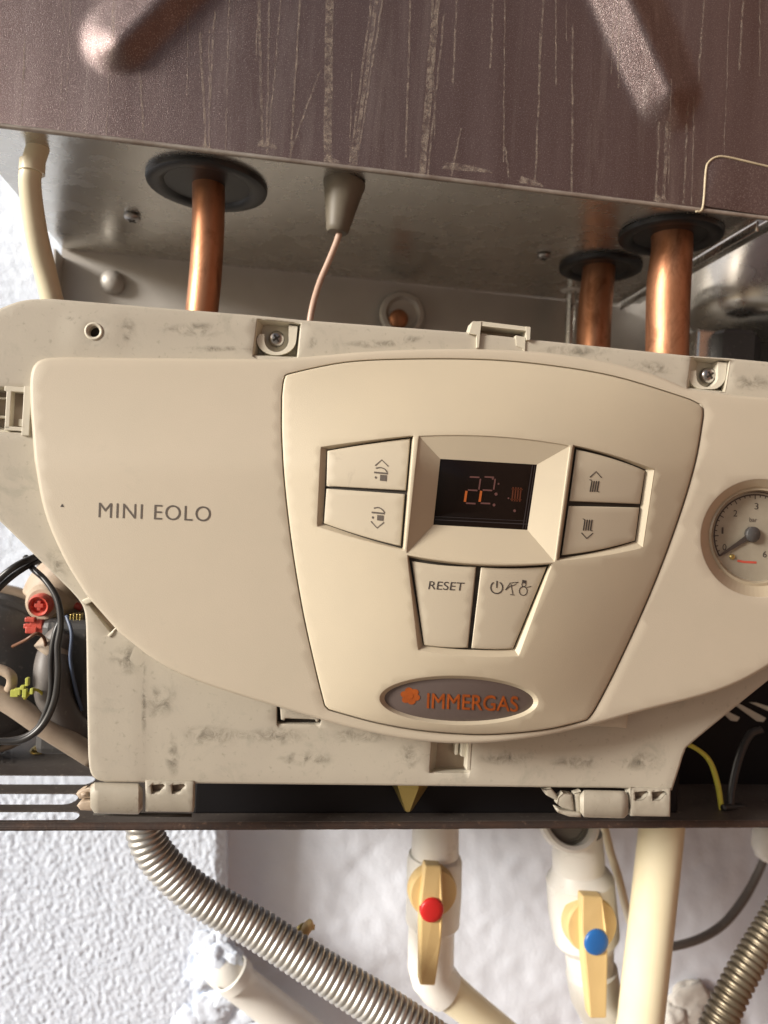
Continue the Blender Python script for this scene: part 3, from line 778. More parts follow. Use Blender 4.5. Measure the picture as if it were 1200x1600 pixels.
    # thin upright rib at the pocket's right side
pocket(pkb, [(684, 1158), (729, 1158), (725, 1200), (680, 1199)], 34, 'flange', name='latch_pocket', fm='beige')
mb = MB()
for (x, y, wd, ht, d0) in ((727, 1166, 12, 34, 8), (733, 1182, 6, 44, -1), (714, 1168, 5, 24, 16)):
    a = P(x - wd / 2, y - ht / 2, d0 * K); b = P(x + wd / 2, y + ht / 2, d0 * K); cc = (a + b) / 2 + Vector((0, 10 * K, 0))
    mb.add(*box(cc, wd * K, 20 * K, ht * K, 0.0003))
mb.build('latch', 'edge', cp, smooth=False)
# diagonal slot backing, small hole collar
V, Fc = poly([(128, 938), (154, 926), (192, 976), (172, 996)], lambda x, y: 0 * x - 15); obj('slot_back', V, Fc, 'beige', cp, smooth=False)
for q in ([(134, 945), (128, 938), (150, 928), (154, 936)], [(168, 993), (184, 977), (189, 974), (172, 996)]):
    V, Fc = sheet(q, h=lambda x, y: 0 * x + 2, step=20, er=1, skirt=8); obj('slot_rib', V, Fc, 'edge', cp)
c = P(147, 518, 0.0)
V, Fc = lathe(c, (0, -1, 0), [(9 * K, -0.004), (9 * K, 2.0 * K), (10.5 * K, 3.4 * K), (13 * K, 3.0 * K), (14 * K, 0)][::-1], 24, caps=False); obj('hole_collar', V, Fc, 'edge', cp)
V, Fc = poly(ring(147, 518, 10, n=16), lambda x, y: 0 * x - 12); obj('hole_back', V, Fc, 'dark', cp, smooth=False)
V, Fc = poly([(425, 1095), (510, 1095), (510, 1140), (425, 1140)], lambda x, y: 0 * x - 13); obj('slot_back', V, Fc, 'dark', cp, smooth=False)
# left latch clip
pocket(pkl, [(-50, 612), (38, 614), (40, 668), (-50, 666)], 34, 'edge', name='clip_pocket', fm='beige_hose')
mb = MB()
for (x0, x1, y0, y1, d) in ((9, 43, 604.5, 612, -2), (9, 40, 667, 673, -2), (9, 16, 612, 667, -2), (36, 47, 606, 678, -4), (29, 37, 655, 666, 4), (-40, 8, 619, 622, 20), (-40, 8, 648, 652, 20)):
    a = P(x0, y0, d * K); b = P(x1, y1, d * K); cc = (a + b) / 2 + Vector((0, 8 * K, 0))
    mb.add(*box(cc, (x1 - x0) * K, 16 * K, (y1 - y0) * K, 0.0003))
mb.build('clip', 'edge', cp, smooth=False)
# top clip
mb = MB()
def bar(pts, hgt, d0, dep):      # prism on a pixel quadrilateral
    q = [P(x, y, d0 * K) for x, y in pts]; n = len(q)
    mb.add(q + [p + Vector((0, dep * K, 0)) for p in q], [tuple(range(n)), tuple(range(n, 2 * n))[::-1]] + [(i, (i + 1) % n, n + (i + 1) % n, n + i) for i in range(n)])
bar([(752, 502), (826, 511), (824, 517), (752, 509)], 0, -4, 30)
bar([(739, 502), (752, 502), (748, 543), (745, 543), (745, 523), (733, 521)], 0, -5, 30)
bar([(822, 510), (829, 511), (828, 531), (823, 531)], 0, -5, 30)
bar([(753, 521), (761, 522), (760, 543), (752, 543)], 0, 2, 20)
bar([(806, 524), (821, 527), (820, 550), (816, 544), (807, 540)], 0, -2, 24)
bar([(761, 532), (808, 537), (808, 543), (761, 543)], 0, 6, 18)
mb.build('clip', 'edge', cp, smooth=False)
V, Fc = poly([(750, 505), (826, 514), (824, 545), (750, 545)], lambda x, y: 0 * x - 27); obj('clip_back', V, Fc, 'beige_hose', cp, smooth=False)

# body shell
BODY = (crv([(48, 640), (47, 600), (50, 578), (58, 566), (72, 560), (100, 558)], 5) + [(250, 560), (395, 561)]
        + crv([(440, 561), (500, 556), (570, 550), (660, 546), (760, 546), (860, 552), (950, 566), (1020, 585), (1075, 608)], 5) + [(1140, 617), (1200, 622), (1320, 632)]
        + crv([(1380, 640), (1392, 700), (1375, 800), (1330, 900), (1270, 985), (1200, 1041), (1120, 1080), (1000, 1112), (920, 1134), (840, 1151), (750, 1161), (660, 1158), (560, 1140), (440, 1106), (320, 1068), (250, 1036), (186, 988)], 5)
        + crv([(135, 930), (100, 872), (70, 800), (54, 720)], 5))
BODY = dedupe(BODY)
GC, GR = (1187, 841), 92
V, Fc = sheet(BODY, [[tuple(p) for p in offset(np.array(FAS), -1.6)], ring(*GC, GR, n=56)], h=bodyH, step=15, er=5, hr=1.2, skirt=70, hskirt=26, edge_step=6)
obj('front_shell', V, Fc, 'shell', cp)
# fascia with openings
Lo = side_loop([(502, 699), (646, 681), (631, 859), (496, 822)], [1, 0, 2, 0]); Li = side_loop([(511, 703), (644, 683), (629, 857), (505, 818)], [1, 0, 2, 0])
Ro = side_loop([(896, 696), (1022, 734), (1004, 855), (871, 875)], [3, 0, 3, 0]); Ri = side_loop([(898, 698), (1009, 734), (993, 846), (874, 872)], [3, 0, 3, 0])
Bo = side_loop([(637, 868), (862, 881), (810, 1024), (654, 1015)], [-8, 0, 5, 0]); Bi = side_loop([(639, 871), (858, 882), (803, 1014), (661, 1008)], [-8, 0, 4, 0])
Do = side_loop([(655, 682), (890, 697), (866, 877), (636, 863)], [7, 0, 7, 0]); Di = side_loop([(688, 717), (839, 726), (824, 828), (677, 820)], [0, 0, 0, 0])
OV = ring(717, 1094, 123, 37.5, 64, 1.3); OVi = ring(717, 1093.5, 116, 33, 64, 1.3)
V, Fc = sheet(FAS, [Lo, Ro, Bo, Do, OV], h=fasciaH, step=12, er=2.6, hr=1.6, skirt=30, hskirt=3, edge_step=5)
fas = obj('fascia', V, Fc, 'fascia', cp)
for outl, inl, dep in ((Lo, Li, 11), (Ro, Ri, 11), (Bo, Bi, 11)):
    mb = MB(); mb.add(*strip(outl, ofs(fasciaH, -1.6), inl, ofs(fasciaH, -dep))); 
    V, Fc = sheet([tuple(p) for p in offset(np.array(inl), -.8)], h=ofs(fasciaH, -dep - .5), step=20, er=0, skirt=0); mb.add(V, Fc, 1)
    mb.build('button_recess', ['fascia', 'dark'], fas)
mb = MB(); mb.add(*strip(Do, ofs(fasciaH, -1.6), Di, lambda x, y: fasciaH(760 + 0 * x, 775 + 0 * y) - 26)); mb.build('display_bezel', 'fascia', fas)
mb = MB(); mb.add(*strip(OV, ofs(fasciaH, -1.6), OVi, ofs(fasciaH, -9))); mb.build('badge_bezel', 'fascia', fas)
# badge
V, Fc = sheet([tuple(p) for p in offset(np.array(OVi), -1.5)], h=ofs(fasciaH, -8.6), step=12, er=1, skirt=2); bd = obj('badge', V, Fc, 'badge', cp)
bh = ofs(fasciaH, -8.0)
mb = MB()
for k in range(6):
    a = math.pi * k / 3 + 0.3; cx, cy = 641 + 9.5 * math.cos(a), 1087.5 + 8.5 * math.sin(a)
    mb.add(*poly(ring(cx, cy, 6.3, 5.2, 12), bh))
mb.add(*poly(ring(641, 1087.5, 5, 4.5, 12), ofs(fasciaH, -7.6)))
mb.build('emblem', 'badge_ink', bd, smooth=False)
text('lettering', 'IMMERGAS', 738, 1098, 142, 23, 2.2, bh, 'badge_ink', bd)
text('lettering', 'IMMERGAS', 739, 1098.3, 142, 23, 2.2, ofs(fasciaH, -7.8), 'badge_ink', bd)
text('lettering', 'IMMERGAS', 738.4, 1097.2, 142, 24, 2.2, ofs(fasciaH, -7.6), 'badge_ink', bd)
# display
dl = fasciaH(np.array([760.]), np.array([775.]))[0]
dh = lambda x, y: 0 * np.asarray(x, float) + dl - 27
dp = obj('display', *sheet([(684, 713), (843, 722), (828, 833), (672, 825)], h=dh, step=40, er=1, skirt=10), 'lcd', cp)
mb = MB()
for x0, x1 in ((829.5, 1.6), (833.5, 1.2), (836.5, 0.8)):
    mb.add(*stroke([(x0 + 2.5, 727), (x0 - 12.5, 826)], x1, ofs(dh, 0.5)))
mb.add(*stroke([(680, 812), (824, 819)], 1.4, ofs(dh, 0.5))); mb.add(*stroke([(680, 807), (822, 814)], .8, ofs(dh, 0.5)))
mb.build('window_edge', 'lcd_frame', dp, smooth=False)
def seg7(ox, oy, lit):
    """slanted seven segment digit; ox, oy the lower left corner; sixteen wide, forty high"""
    T = lambda u, v: (ox + 0.15 * v + u, oy - v + u * 0.055)
    S = {'a': [(2, 41), (17, 41)], 'f': [(0, 39), (0, 22)], 'b': [(19, 39), (19, 22)], 'g': [(2, 20.5), (17, 20.5)], 'e': [(0, 19), (0, 2)], 'c': [(19, 19), (19, 2)], 'd': [(2, 0), (17, 0)]}
    o = MB(); o2 = MB()
    for k in lit:
        tgt = o2 if k == 'e' else o
        wd = 3.6 if k == 'e' else 2.4
        tgt.add(*stroke([T(*S[k][0]), T(*S[k][1])], wd, ofs(dh, 0.5)))
    return o, o2
for ox in (726, 749):
    o, o2 = seg7(ox, 786, 'abged'); dg_ = o.build('digit', 'seg_dim', dp, smooth=False); o2.build('segment', 'seg_lit', dp, smooth=False)
mb = MB()
for k in range(4): mb.add(*stroke([(802 + 4 * k, 761 + .3 * k), (800 + 4 * k, 783 + .3 * k)], 2.3, ofs(dh, 0.5)))
mb.add(*stroke([(799, 764), (817, 765)], 1.2, ofs(dh, .5))); mb.add(*stroke([(797, 780), (815, 781)], 1.2, ofs(dh, .5)))
mb.build('radiator_symbol', 'seg_lit2', dp, smooth=False)
mb = MB()
for x, y, r in ((775, 772, 2.5), (772, 789, 2.3), (794.5, 778.5, 1.4), (804, 798, 2.2), (770, 748, 1.6), (779, 756, 1.5)): mb.add(*poly(ring(x, y, r, n=10), ofs(dh, 0.5)))
mb.build('dot', 'seg_dim', dp, smooth=False)
# buttons with printed symbols
bH = ofs(fasciaH, -6.5); pH = ofs(fasciaH, -6.0)
def button(corners, bul, label):
    V, Fc = sheet(side_loop(corners, bul), h=bH, step=12, er=1.8, skirt=7, edge_step=6, draft=True)
    b = obj('button', V, Fc, 'button', cp); b['label'] = label; return b
b1 = button([(511.5, 704.5), (641, 685), (634, 766.5), (510, 759.5)], [1, 0, 0, 0], 'cream key marked with a tap and an up chevron')
b2 = button([(510, 763.5), (632.5, 772), (626, 853.5), (506, 817.5)], [0, 0, 2, 0], 'cream key marked with a tap and a down chevron')
b3 = button([(900.5, 702.5), (1008, 735.5), (999.5, 787.5), (889.5, 783)], [3, 0, 0, 0], 'cream key marked with a radiator and an up chevron')
b4 = button([(888.5, 790.5), (999, 793), (992, 844.5), (877.5, 867.5)], [0, 0, 3, 0], 'cream key marked with a radiator and a down chevron')
b5 = button([(643.5, 876.5), (744, 885.5), (731, 1012), (662.5, 1008)], [-2.5, 0, 1.5, 0], 'cream key printed RESET')
b6 = button([(751.5, 886.5), (854, 885.5), (801.5, 1013.5), (736.5, 1012.5)], [-2, 0, 1.5, 0], 'cream key marked with power, parasol and snowman symbols')
def icon(b, strokes=(), polys=(), m='ink'):
    mb = MB()
    for pts, wd in strokes: mb.add(*stroke(pts, wd, pH))
    for q in polys: mb.add(*poly(q, pH))
    mb.build('symbol', m, b, smooth=False)
icon(b1, [([(586, 727.5), (596.5, 718.5), (606.5, 728.5)], 1.7), (crv([(587, 731.5), (594, 730.5), (601, 733), (605, 738)], 5), 1.8), ([(584.5, 738), (606, 740)], 2.6)],
     [[(594, 741.5), (604.5, 742.5), (604, 752), (593.5, 751)], ring(587, 746, 1.6, 2, 10)], 'ink_light')
icon(b2, [([(579.5, 814.5), (589, 825), (600, 816)], 1.7), (crv([(584, 794), (591, 793), (597, 796), (601, 801)], 5), 1.8), ([(580.5, 800.5), (601, 802.5)], 2.6)],
     [[(589.5, 804.5), (599.5, 805.5), (599, 814), (589, 813)], ring(582.5, 808.5, 1.6, 2, 10)], 'ink_light')
icon(b3, [([(921.5, 746), (931.5, 736.8), (940, 746.5)], 1.6)] + [([(925 + 3.6 * k, 751.5), (922 + 3.6 * k, 768.5)], 1.9) for k in range(4)] + [([(921, 749.5), (925, 750.5)], 1.2), ([(934, 768), (936.5, 769)], 1.2)])
icon(b4, [([(908.5, 832.5), (916.8, 841.5), (926.5, 833)], 1.6)] + [([(914 + 3.7 * k, 812), (911.5 + 3.7 * k, 829)], 1.9) for k in range(4)] + [([(910.5, 810.5), (914, 812)], 1.2), ([(923, 829), (926, 829.5)], 1.2)])
text('lettering', 'RESET', 697.5, 915.5, 55, 13, 2.6, pH, 'ink', b5, shear=0.12)
pw = [(776 + 9.3 * math.cos(t), 918 + 9.3 * math.sin(t)) for t in np.linspace(-1.05, 4.19, 26)]
icon(b6, [(pw, 1.8), ([(776.5, 907.5), (776, 918.5)], 1.9), ([(789.5, 922), (797, 911), (810, 909.5), (804, 914), (797, 916), (789.5, 922)], 1.2), ([(798.5, 913), (801, 928)], 1.2), ([(797, 929), (804, 929.5)], 1.2),
          (ring(817.5, 923.5, 6.2, 6.8, 16) + [(823.7, 923.5)], 1.3), (ring(818.5, 913.5, 3.2, 3.2, 12) + [(821.7, 913.5)], 1.2), ([(823, 918), (830, 916)], 1.2)], [[(816, 906), (822.5, 907), (822, 911.5), (815.5, 911)]])
# model lettering on the shell
text('lettering', 'MINI EOLO', 241.5, 800, 175, 23.5, 2.1, ofs(bodyH, 0.5), 'ink_light', cp, thick=-0.006, space=1.12)
V, Fc = poly([(94, 792), (97, 787), (100, 792)], ofs(bodyH, 0.5)); obj('speck', V, Fc, 'ink', cp, smooth=False)
# pressure gauge
gh = float(bodyH(np.array([1187.]), np.array([841.]))[0]); GH = lambda d: (lambda x, y: 0 * np.asarray(x, float) + gh + d)
cG = P(*GC, -gh * K)
V, Fc = MB(), None
mb = MB(); A = ring(*GC, GR, n=72)
mb.add(*strip(A, ofs(bodyH, -1), ring(1185, 839, 77, n=72), GH(-20))); mb.add(*strip(ring(1185, 839, 77, n=72), GH(-20), ring(1184.5, 838.5, 73, n=72), GH(-18)))
mb.add(*strip(ring(1184.5, 838.5, 73, n=72), GH(-18), ring(1184, 838, 70, n=72), GH(-30)))
ga = mb.build('pressure_gauge', 'bezel', cp)
V, Fc = poly(ring(1184, 838, 75, n=64), GH(-30)); obj('dial', V, Fc, 'dial', ga, smooth=False)
gd = GH(-29.4); mb = MB()
arc = lambda r, a0, a1, n=40: [(1180 + r * math.cos(R(a)), 837 + r * math.sin(R(a))) for a in np.linspace(a0, a1, n)]
mb.add(*stroke(arc(64, 150, 290), 2.2, gd)); mb.add(*stroke(arc(68.5, 140, 300), 1.6, gd))
for k in range(25):
    a = 150 + 7.5 * k; r1 = 57 if k % 4 == 0 else 60
    mb.add(*stroke([(1180 + r1 * math.cos(R(a)), 837 + r1 * math.sin(R(a))), (1180 + 64 * math.cos(R(a)), 837 + 64 * math.sin(R(a)))], 1.5, gd))
mb.build('scale', 'ink', ga, smooth=False)
for s_, x, y in (('0', 1132, 855), ('1', 1129, 829), ('2', 1149, 802), ('3', 1182, 791), ('4', 1212, 804), ('6', 1195, 866)):
    text('numeral', s_, x, y, 6 if s_ != '1' else 3, 10, 2, gd, 'ink', ga)
text('numeral', 'bar', 1177, 812, 12, 7, 2, gd, 'ink_light', ga)
mb = MB(); mb.add(*stroke([(1152, 876), (1163, 878), (1182, 879)], 3.5, gd)); mb.build('red_mark', 'red_plastic', ga, smooth=False)
mb = MB(); hd = GH(-26); mb.add(*poly([(1174, 830), (1178, 839), (1126, 869.5), (1124, 867)], hd)); mb.build('needle', 'ink', ga, smooth=False)
cH = P(1176, 835, -(gh - 26) * K)
V, Fc = lathe(cH, (0, -1, 0), [(13 * K, -3 * K), (13 * K, 2 * K), (11.5 * K, 4 * K), (0.00005, 4.6 * K)], 28); obj('hub', V, Fc, 'dark_plastic', ga)
cS = P(1144, 870, -(gh - 29) * K); V, Fc = lathe(cS, (0, -1, 0), [(4.5 * K, -1 * K), (4.5 * K, 1 * K), (3 * K, 2.5 * K), (0.00005, 3 * K)], 16); obj('stop_pin', V, Fc, 'brass', ga)
V, Fc = poly(ring(1184.5, 838.5, 73.5, n=64), GH(-18.5)); obj('glass', V, Fc, 'glass', ga, smooth=False)

GR_ = [(200, 516, 16, 22), (110, 497, 10, 5), (300, 515, 60, 16), (340, 545, 60, 6), (490, 538, 10, 14), (590, 537, 60, 9), (640, 530, 26, 8), (900, 548, 70, 14), (1020, 575, 50, 14), (1175, 598, 40, 16),
       (250, 1095, 36, 34), (330, 1150, 60, 22), (430, 1150, 60, 20), (200, 1030, 40, 30), (560, 1150, 70, 16), (640, 1180, 24, 24), (480, 1185, 60, 14), (790, 1185, 60, 12), (900, 1190, 60, 14), (270, 1180, 14, 40), (225, 1100, 5, 90), (1000, 1190, 50, 20), (90, 880, 22, 40)]
for gx, gy, ga_, gb_ in GR_:
    q = [(gx + ga_ * math.cos(t) * random.uniform(.7, 1.1), gy + gb_ * math.sin(t) * random.uniform(.7, 1.1)) for t in np.linspace(0, 2 * math.pi, 15)[:-1]]
    V = [P(x, y, -(float(baseH(np.array([x]), np.array([y]))[0]) + 0.35) * K) for x, y in q]; cc_ = sum((Vector(v) for v in V), Vector()) / len(V)
    V = V + [cc_]; Fc = [(i, (i + 1) % 14, 14) for i in range(14)]
    go_ = obj('grime', V, Fc, 'grime', cp, smooth=False)
    at_ = go_.data.attributes.new('fade', 'FLOAT', 'POINT')
    for i in range(15): at_.data[i].value = 1.0 if i == 14 else 0.0
# bottom hinges
def hinge(x0, flip, pts_body, tail):
    mb = MB()
    for (xa, xb, y0, y1, d, rr) in pts_body:
        # a short half round barrel
        n = 14; V = []; Fc = []; m_ = 12
        for i in range(m_ + 1):
            u = i / m_; x = xa + (xb - xa) * u
            e = min(u, 1 - u) * (xb - xa) / rr; sh = 1 if e >= 1 else math.sqrt(max(0.0, 1 - (1 - e) ** 2)) * 0.35 + 0.65
            for k in range(n + 1):
                t = math.pi * (k / n); yy = (y0 + y1) / 2 - math.cos(t) * (y1 - y0) / 2 * sh
                V.append(P(x, yy + (x - xa) * 0.022, (d - 16 * math.sin(t) * sh) * K))
        for i in range(m_):
            for k in range(n): a = i * (n + 1) + k; Fc.append((a, a + 1, a + n + 2, a + n + 1))
        Fc.append(tuple(range(n + 1))); Fc.append(tuple(range(m_ * (n + 1), (m_ + 1) * (n + 1)))[::-1])
        mb.add(V, Fc)
    h = mb.build('hinge', 'beige_cream', cp)
    mb = MB()
    for xa, xb, y0, y1 in tail:
        mb.add(*poly([(xa, y0), (xb - 3, y0 + 1), (xb, y0 + 4), (xb - 7, y1 - 2), (xa + 1, y1)], lambda x, y: 0 * x + 20))
    if tail: mb.build('hinge_window', 'dark_beige', h, smooth=False)
    return h
M['beige_cream'] = mat('worn_hinge_plastic', (0.44, 0.40, 0.325), 0.5, var=(0.36, 0.325, 0.26), var_scale=70, bump=0.15, bump_scale=500, dirt=(0.25, 0.2, 0.15), dirt_scale=120, dirt_lo=0.6, dirt_hi=0.75)
M['dark_beige'] = mat('hinge_recess', (0.14, 0.10, 0.07), 0.6)
hinge(140, 0, [(141, 223, 1222, 1271, 2, 9)], [])
hinge(850, 1, [(906, 982, 1234, 1277, 2, 9)], [])
for (xa, xb, y0, y1, nx) in ((227, 303, 1219, 1269, (236, 268)), (985, 1048, 1230, 1276, (992, 1019))):
    hl = [[(n0, y0 + 8), (n0 + 19, y0 + 6), (n0 + 22, y0 + 9), (n0 + 13, y0 + 19), (n0 + 1, y0 + 21)] for n0 in nx]
    V, Fc = sheet([(xa, y0), (xb, y0 + 1), (xb - 1, y1), (xa, y1 - 1)], hl, h=lambda x, y: 2 + 0.012 * np.clip(25 ** 2 - (y - (y0 + y1) / 2 - 4) ** 2, 0, 700), step=8, er=2, hr=1.4, skirt=20, hskirt=9, edge_step=6)
    hp = obj('hinge_leaf', V, Fc, 'beige_cream', cp)
    V, Fc = poly([(xa + 4, y0 + 3), (xb - 4, y0 + 3), (xb - 4, y0 + 26), (xa + 4, y0 + 26)], lambda x, y: 0 * x - 2); obj('hinge_window', V, Fc, 'dark_beige', hp, smooth=False)
for pcs in (([(119, 1240), (127, 1234), (146, 1228), (146, 1247), (124, 1248)], [(120, 1259), (126, 1252), (146, 1250), (146, 1267), (126, 1266)], [(126, 1240), (136, 1238), (136, 1244), (128, 1245)]),
            ([(848, 1234), (861, 1231), (869, 1240), (874, 1250), (868, 1250), (853, 1242)], [(872, 1246), (880, 1239), (894, 1241), (898, 1268), (878, 1262), (870, 1256)], [(868, 1262), (880, 1266), (908, 1270), (908, 1277), (890, 1276), (872, 1270)], [(897, 1240), (908, 1236), (908, 1276), (898, 1270)])):
    mb = MB()
    for i_, q in enumerate(pcs):
        V, Fc = sheet(q, h=lambda x, y: 0 * x - 2 + 3 * (i_ % 3), step=14, er=3, skirt=12, edge_step=5); mb.add(V, Fc)
    mb.build('hinge_pin', 'beige' if pcs[0][0][0] < 200 else 'beige_cream', cp)
mb = MB(); mb.add(*tube([(146, 1272, 12 * K, 3), (300, 1274, 12 * K, 3)], 3, 8)); mb.build('hinge_rod', 'dark', cp)
mb = MB(); q = [(918, 1115), (982, 1112), (979, 1138), (962, 1136), (920, 1134)]
V, Fc = sheet(q, h=lambda x, y: 0 * x + 34, step=20, er=1.5, skirt=38); obj('catch', V, Fc, 'shell', cp)

# ================================================================== FITTINGS INSIDE, LEFT
c = P(-25, 1045, 0.12); s = scale_at(c)
pm = thing('circulation_pump', c, 'dark grey rounded pump behind the looped black cables', 'pump')
V, Fc = lathe(c, (0.25, -1, 0.1), [(120 * s, 0), (120 * s, 20 * s), (112 * s, 34 * s), (104 * s, 36 * s), (96 * s, 58 * s), (72 * s, 74 * s), (40 * s, 80 * s), (0.0001, 81 * s)], 48); obj('motor', V, Fc, 'dark_plastic', pm)
V, Fc = lathe(c, (0.25, -1, 0.1), [(132 * s, -60 * s), (132 * s, 8 * s), (124 * s, 16 * s), (116 * s, 8 * s)], 48); obj('rim', V, Fc, 'beige_hose', pm)
for x, y, r in ((95, 1060, 16), (48, 1050, 9), (108, 1085, 20)):
    pass
V, Fc = box(P(118, 1060, 0.10), 0.028, 0.05, 0.075, 0.004); obj('terminal_box', V, Fc, 'dark_plastic', pm, smooth=False)
V, Fc = box(P(128, 1090, 0.09), 0.010, 0.012, 0.06, 0.002); obj('brass_tab', V, Fc, 'beige_hose', pm, smooth=False)
c = P(74, 938, 0.085); s = scale_at(c)
rk = thing('relief_valve', c, 'dusty beige valve with faded red knob behind the black cables', 'valve')
ax = Vector((-0.12, -1, -0.1))
V, Fc = lathe(c + Vector((0, 0.03, 0)), ax, [(44 * s, -60 * s), (46 * s, 0), (44 * s, 30 * s), (36 * s, 48 * s), (30 * s, 70 * s), (24 * s, 76 * s), (0.0001, 76 * s)], 32); obj('body', V, Fc, 'beige', rk)
V, Fc = tube([(120, 890, 0.105, 40), (90, 915, 0.105, 42), (74, 940, 0.105, 40)], 6, 20); obj('neck', V, Fc, 'beige', rk)
c2 = P(66, 944, 0.087); s2 = scale_at(c2)
V, Fc = lathe(c2, ax, [(17 * s2, -12 * s2), (18 * s2, 8 * s2), (15 * s2, 15 * s2), (12 * s2, 12 * s2), (11 * s2, 6 * s2), (0.0001, 6 * s2)], 28); kn = obj('knob', V, Fc, 'red_plastic', rk)
mb = MB(); a = c2 + ax.normalized() * 9 * s2
mb.add(*box(a, 13 * s2, 8 * s2, 6 * s2, 0.0003)); mb.add(*box(a + Vector((0, .0002, 0)), 5 * s2, 8 * s2, 15 * s2, 0.0003)); mb.build('knob_cross', 'red_plastic', kn, smooth=False)
mb = MB()
for x, y, r in ((48, 968, 9), (58, 975, 11), (50, 984, 10), (62, 985, 8), (44, 978, 7)):
    cc = P(x, y, 0.082 + .001 * (r % 3)); ss = scale_at(cc); mb.add(*box(cc, r * 1.7 * ss, r * 1.2 * ss, r * (0.8 + .25 * (r % 3)) * ss, 0.0006))
mb.build('red_tag', 'red_plastic', rk, smooth=False)
mb = MB()
for k in range(4): mb.add(*box(P(112 + 5 * k, 968, 0.085), 2.2 * K, 0.006, 0.007, 0.0003))
mb.add(*box(P(118, 978, 0.087), 0.012, 0.006, 0.003, 0.0004)); mb.build('terminals', 'brass', rk, smooth=False)
# red wiring behind
V, Fc = tube([(100, 955, 0.10, 6), (112, 945, 0.10, 6), (128, 950, 0.1, 6)], 4, 10); obj('wire', V, Fc, 'red_plastic', rk)
# thick grey hose, beige hose
V, Fc = tube([(100, 985, 0.075, 16), (86, 1010, 0.075, 22), (80, 1050, 0.07, 26), (86, 1095, 0.07, 27), (108, 1135, 0.075, 26), (150, 1165, 0.085, 24)], 8, 24)
gh_ = obj('rubber_hose', V, Fc, 'grey_hose', label='fat grey rubber hose inside the boiler beside looped cables', cat='hose')
V, Fc = tube([(90, 1005, 0.075, 25), (78, 1022, 0.074, 27)], 3, 24); obj('clamp', V, Fc, 'beige_hose', gh_)
V, Fc = tube([(-40, 1075, 0.065, 17), (10, 1095, 0.065, 17), (70, 1135, 0.065, 17), (150, 1185, 0.07, 17)], 8, 20)
obj('beige_hose', V, Fc, 'beige_hose', label='dusty beige hose lying over the boiler floor plate', cat='hose')
V, Fc = tube([(-30, 1042, 0.06, 8), (0, 1046, 0.06, 8), (18, 1058, 0.06, 8), (14, 1078, 0.065, 8), (-6, 1086, 0.07, 8)], 6, 14)
obj('plastic_tube', V, Fc, 'beige', label='small bent beige tube end beside lime green connector', cat='tube')
mb = MB()
for k in range(7):
    x, y = 22 + 4.4 * k + random.uniform(-2, 2), 1084 - 3 * k * (k % 2) + random.uniform(-5, 4); mb.add(*box(P(x, y, 0.055), random.uniform(3, 6) * K * 1.3, 0.003, random.uniform(5, 15) * K, 0.0003))
mb.build('wire_connector', 'lime', label='lime green wire connector above the beige hose', cat='connector', smooth=False)
for (ctrl, m_, lb) in (([(20, 1010, 0.07, 2.6), (40, 1000, 0.06, 2.6), (58, 990, 0.06, 2.6), (70, 1000, 0.065, 2.6), (72, 1030, 0.07, 2.6)], 'wire_brown', 'thin brown wire crossing the dark pump below the red knob'),
                       ([(104, 962, 0.07, 2.8), (112, 990, 0.066, 2.8), (110, 1030, 0.066, 2.8), (118, 1075, 0.07, 2.8), (128, 1110, 0.075, 2.8)], 'wire_blue', 'thin blue grey wire hanging from the brass terminals'),
                       ([(38, 1092, 0.056, 2.4), (52, 1078, 0.056, 2.4), (64, 1082, 0.06, 2.4), (72, 1096, 0.066, 2.4)], 'yellow_wire', 'short yellow wire leaving the lime green connector')):
    V, Fc = tube(ctrl, 8, 8); obj('thin_wire', V, Fc, m_, label=lb, cat='wire')
# black cables in front
mb = MB()
V, Fc = tube([(-40, 955, 0.03, 5.2), (-8, 912, 0.03, 5.2), (22, 886, 0.03, 5.2), (50, 872, 0.04, 5.2), (75, 862, 0.06, 5.2), (100, 845, 0.08, 5)], 8, 12)
obj('black_cable', V, Fc, 'cable', label='pair of black cables bending up behind the panel edge, upper one', cat='cable')
V, Fc = tube([(-40, 966, 0.033, 4.6), (-6, 924, 0.033, 4.6), (24, 897, 0.033, 4.6), (52, 880, 0.043, 4.6), (80, 868, 0.063, 4.6), (105, 850, 0.08, 5)], 8, 12)
obj('black_cable', V, Fc, 'cable', label='thinner black cable running just under its twin', cat='cable')
V, Fc = tube([(40, 870, 0.045, 4.5), (50, 887, 0.04, 4.8), (72, 908, 0.034, 4.8), (90, 938, 0.03, 5), (95, 975, 0.028, 5), (90, 1010, 0.027, 5), (91, 1050, 0.026, 5), (85, 1095, 0.026, 5.2), (66, 1134, 0.026, 5.4), (36, 1156, 0.026, 5.4), (0, 1158, 0.026, 5.2), (-40, 1150, 0.026, 5)], 8, 12)
obj('black_cable', V, Fc, 'cable', label='black cable hanging in a long loop past the red knob', cat='cable')
V, Fc = tube([(97, 965, 0.033, 4.5), (86, 990, 0.031, 4.5), (80, 1030, 0.03, 4.5), (80, 1075, 0.03, 4.5), (74, 1105, 0.03, 4.5), (58, 1138, 0.031, 4.5), (30, 1154, 0.032, 4.5), (-10, 1157, 0.032, 4.5), (-40, 1150, 0.032, 4.5)], 8, 12)
obj('black_cable', V, Fc, 'cable', label='second black cable running just inside the long cable loop', cat='cable')

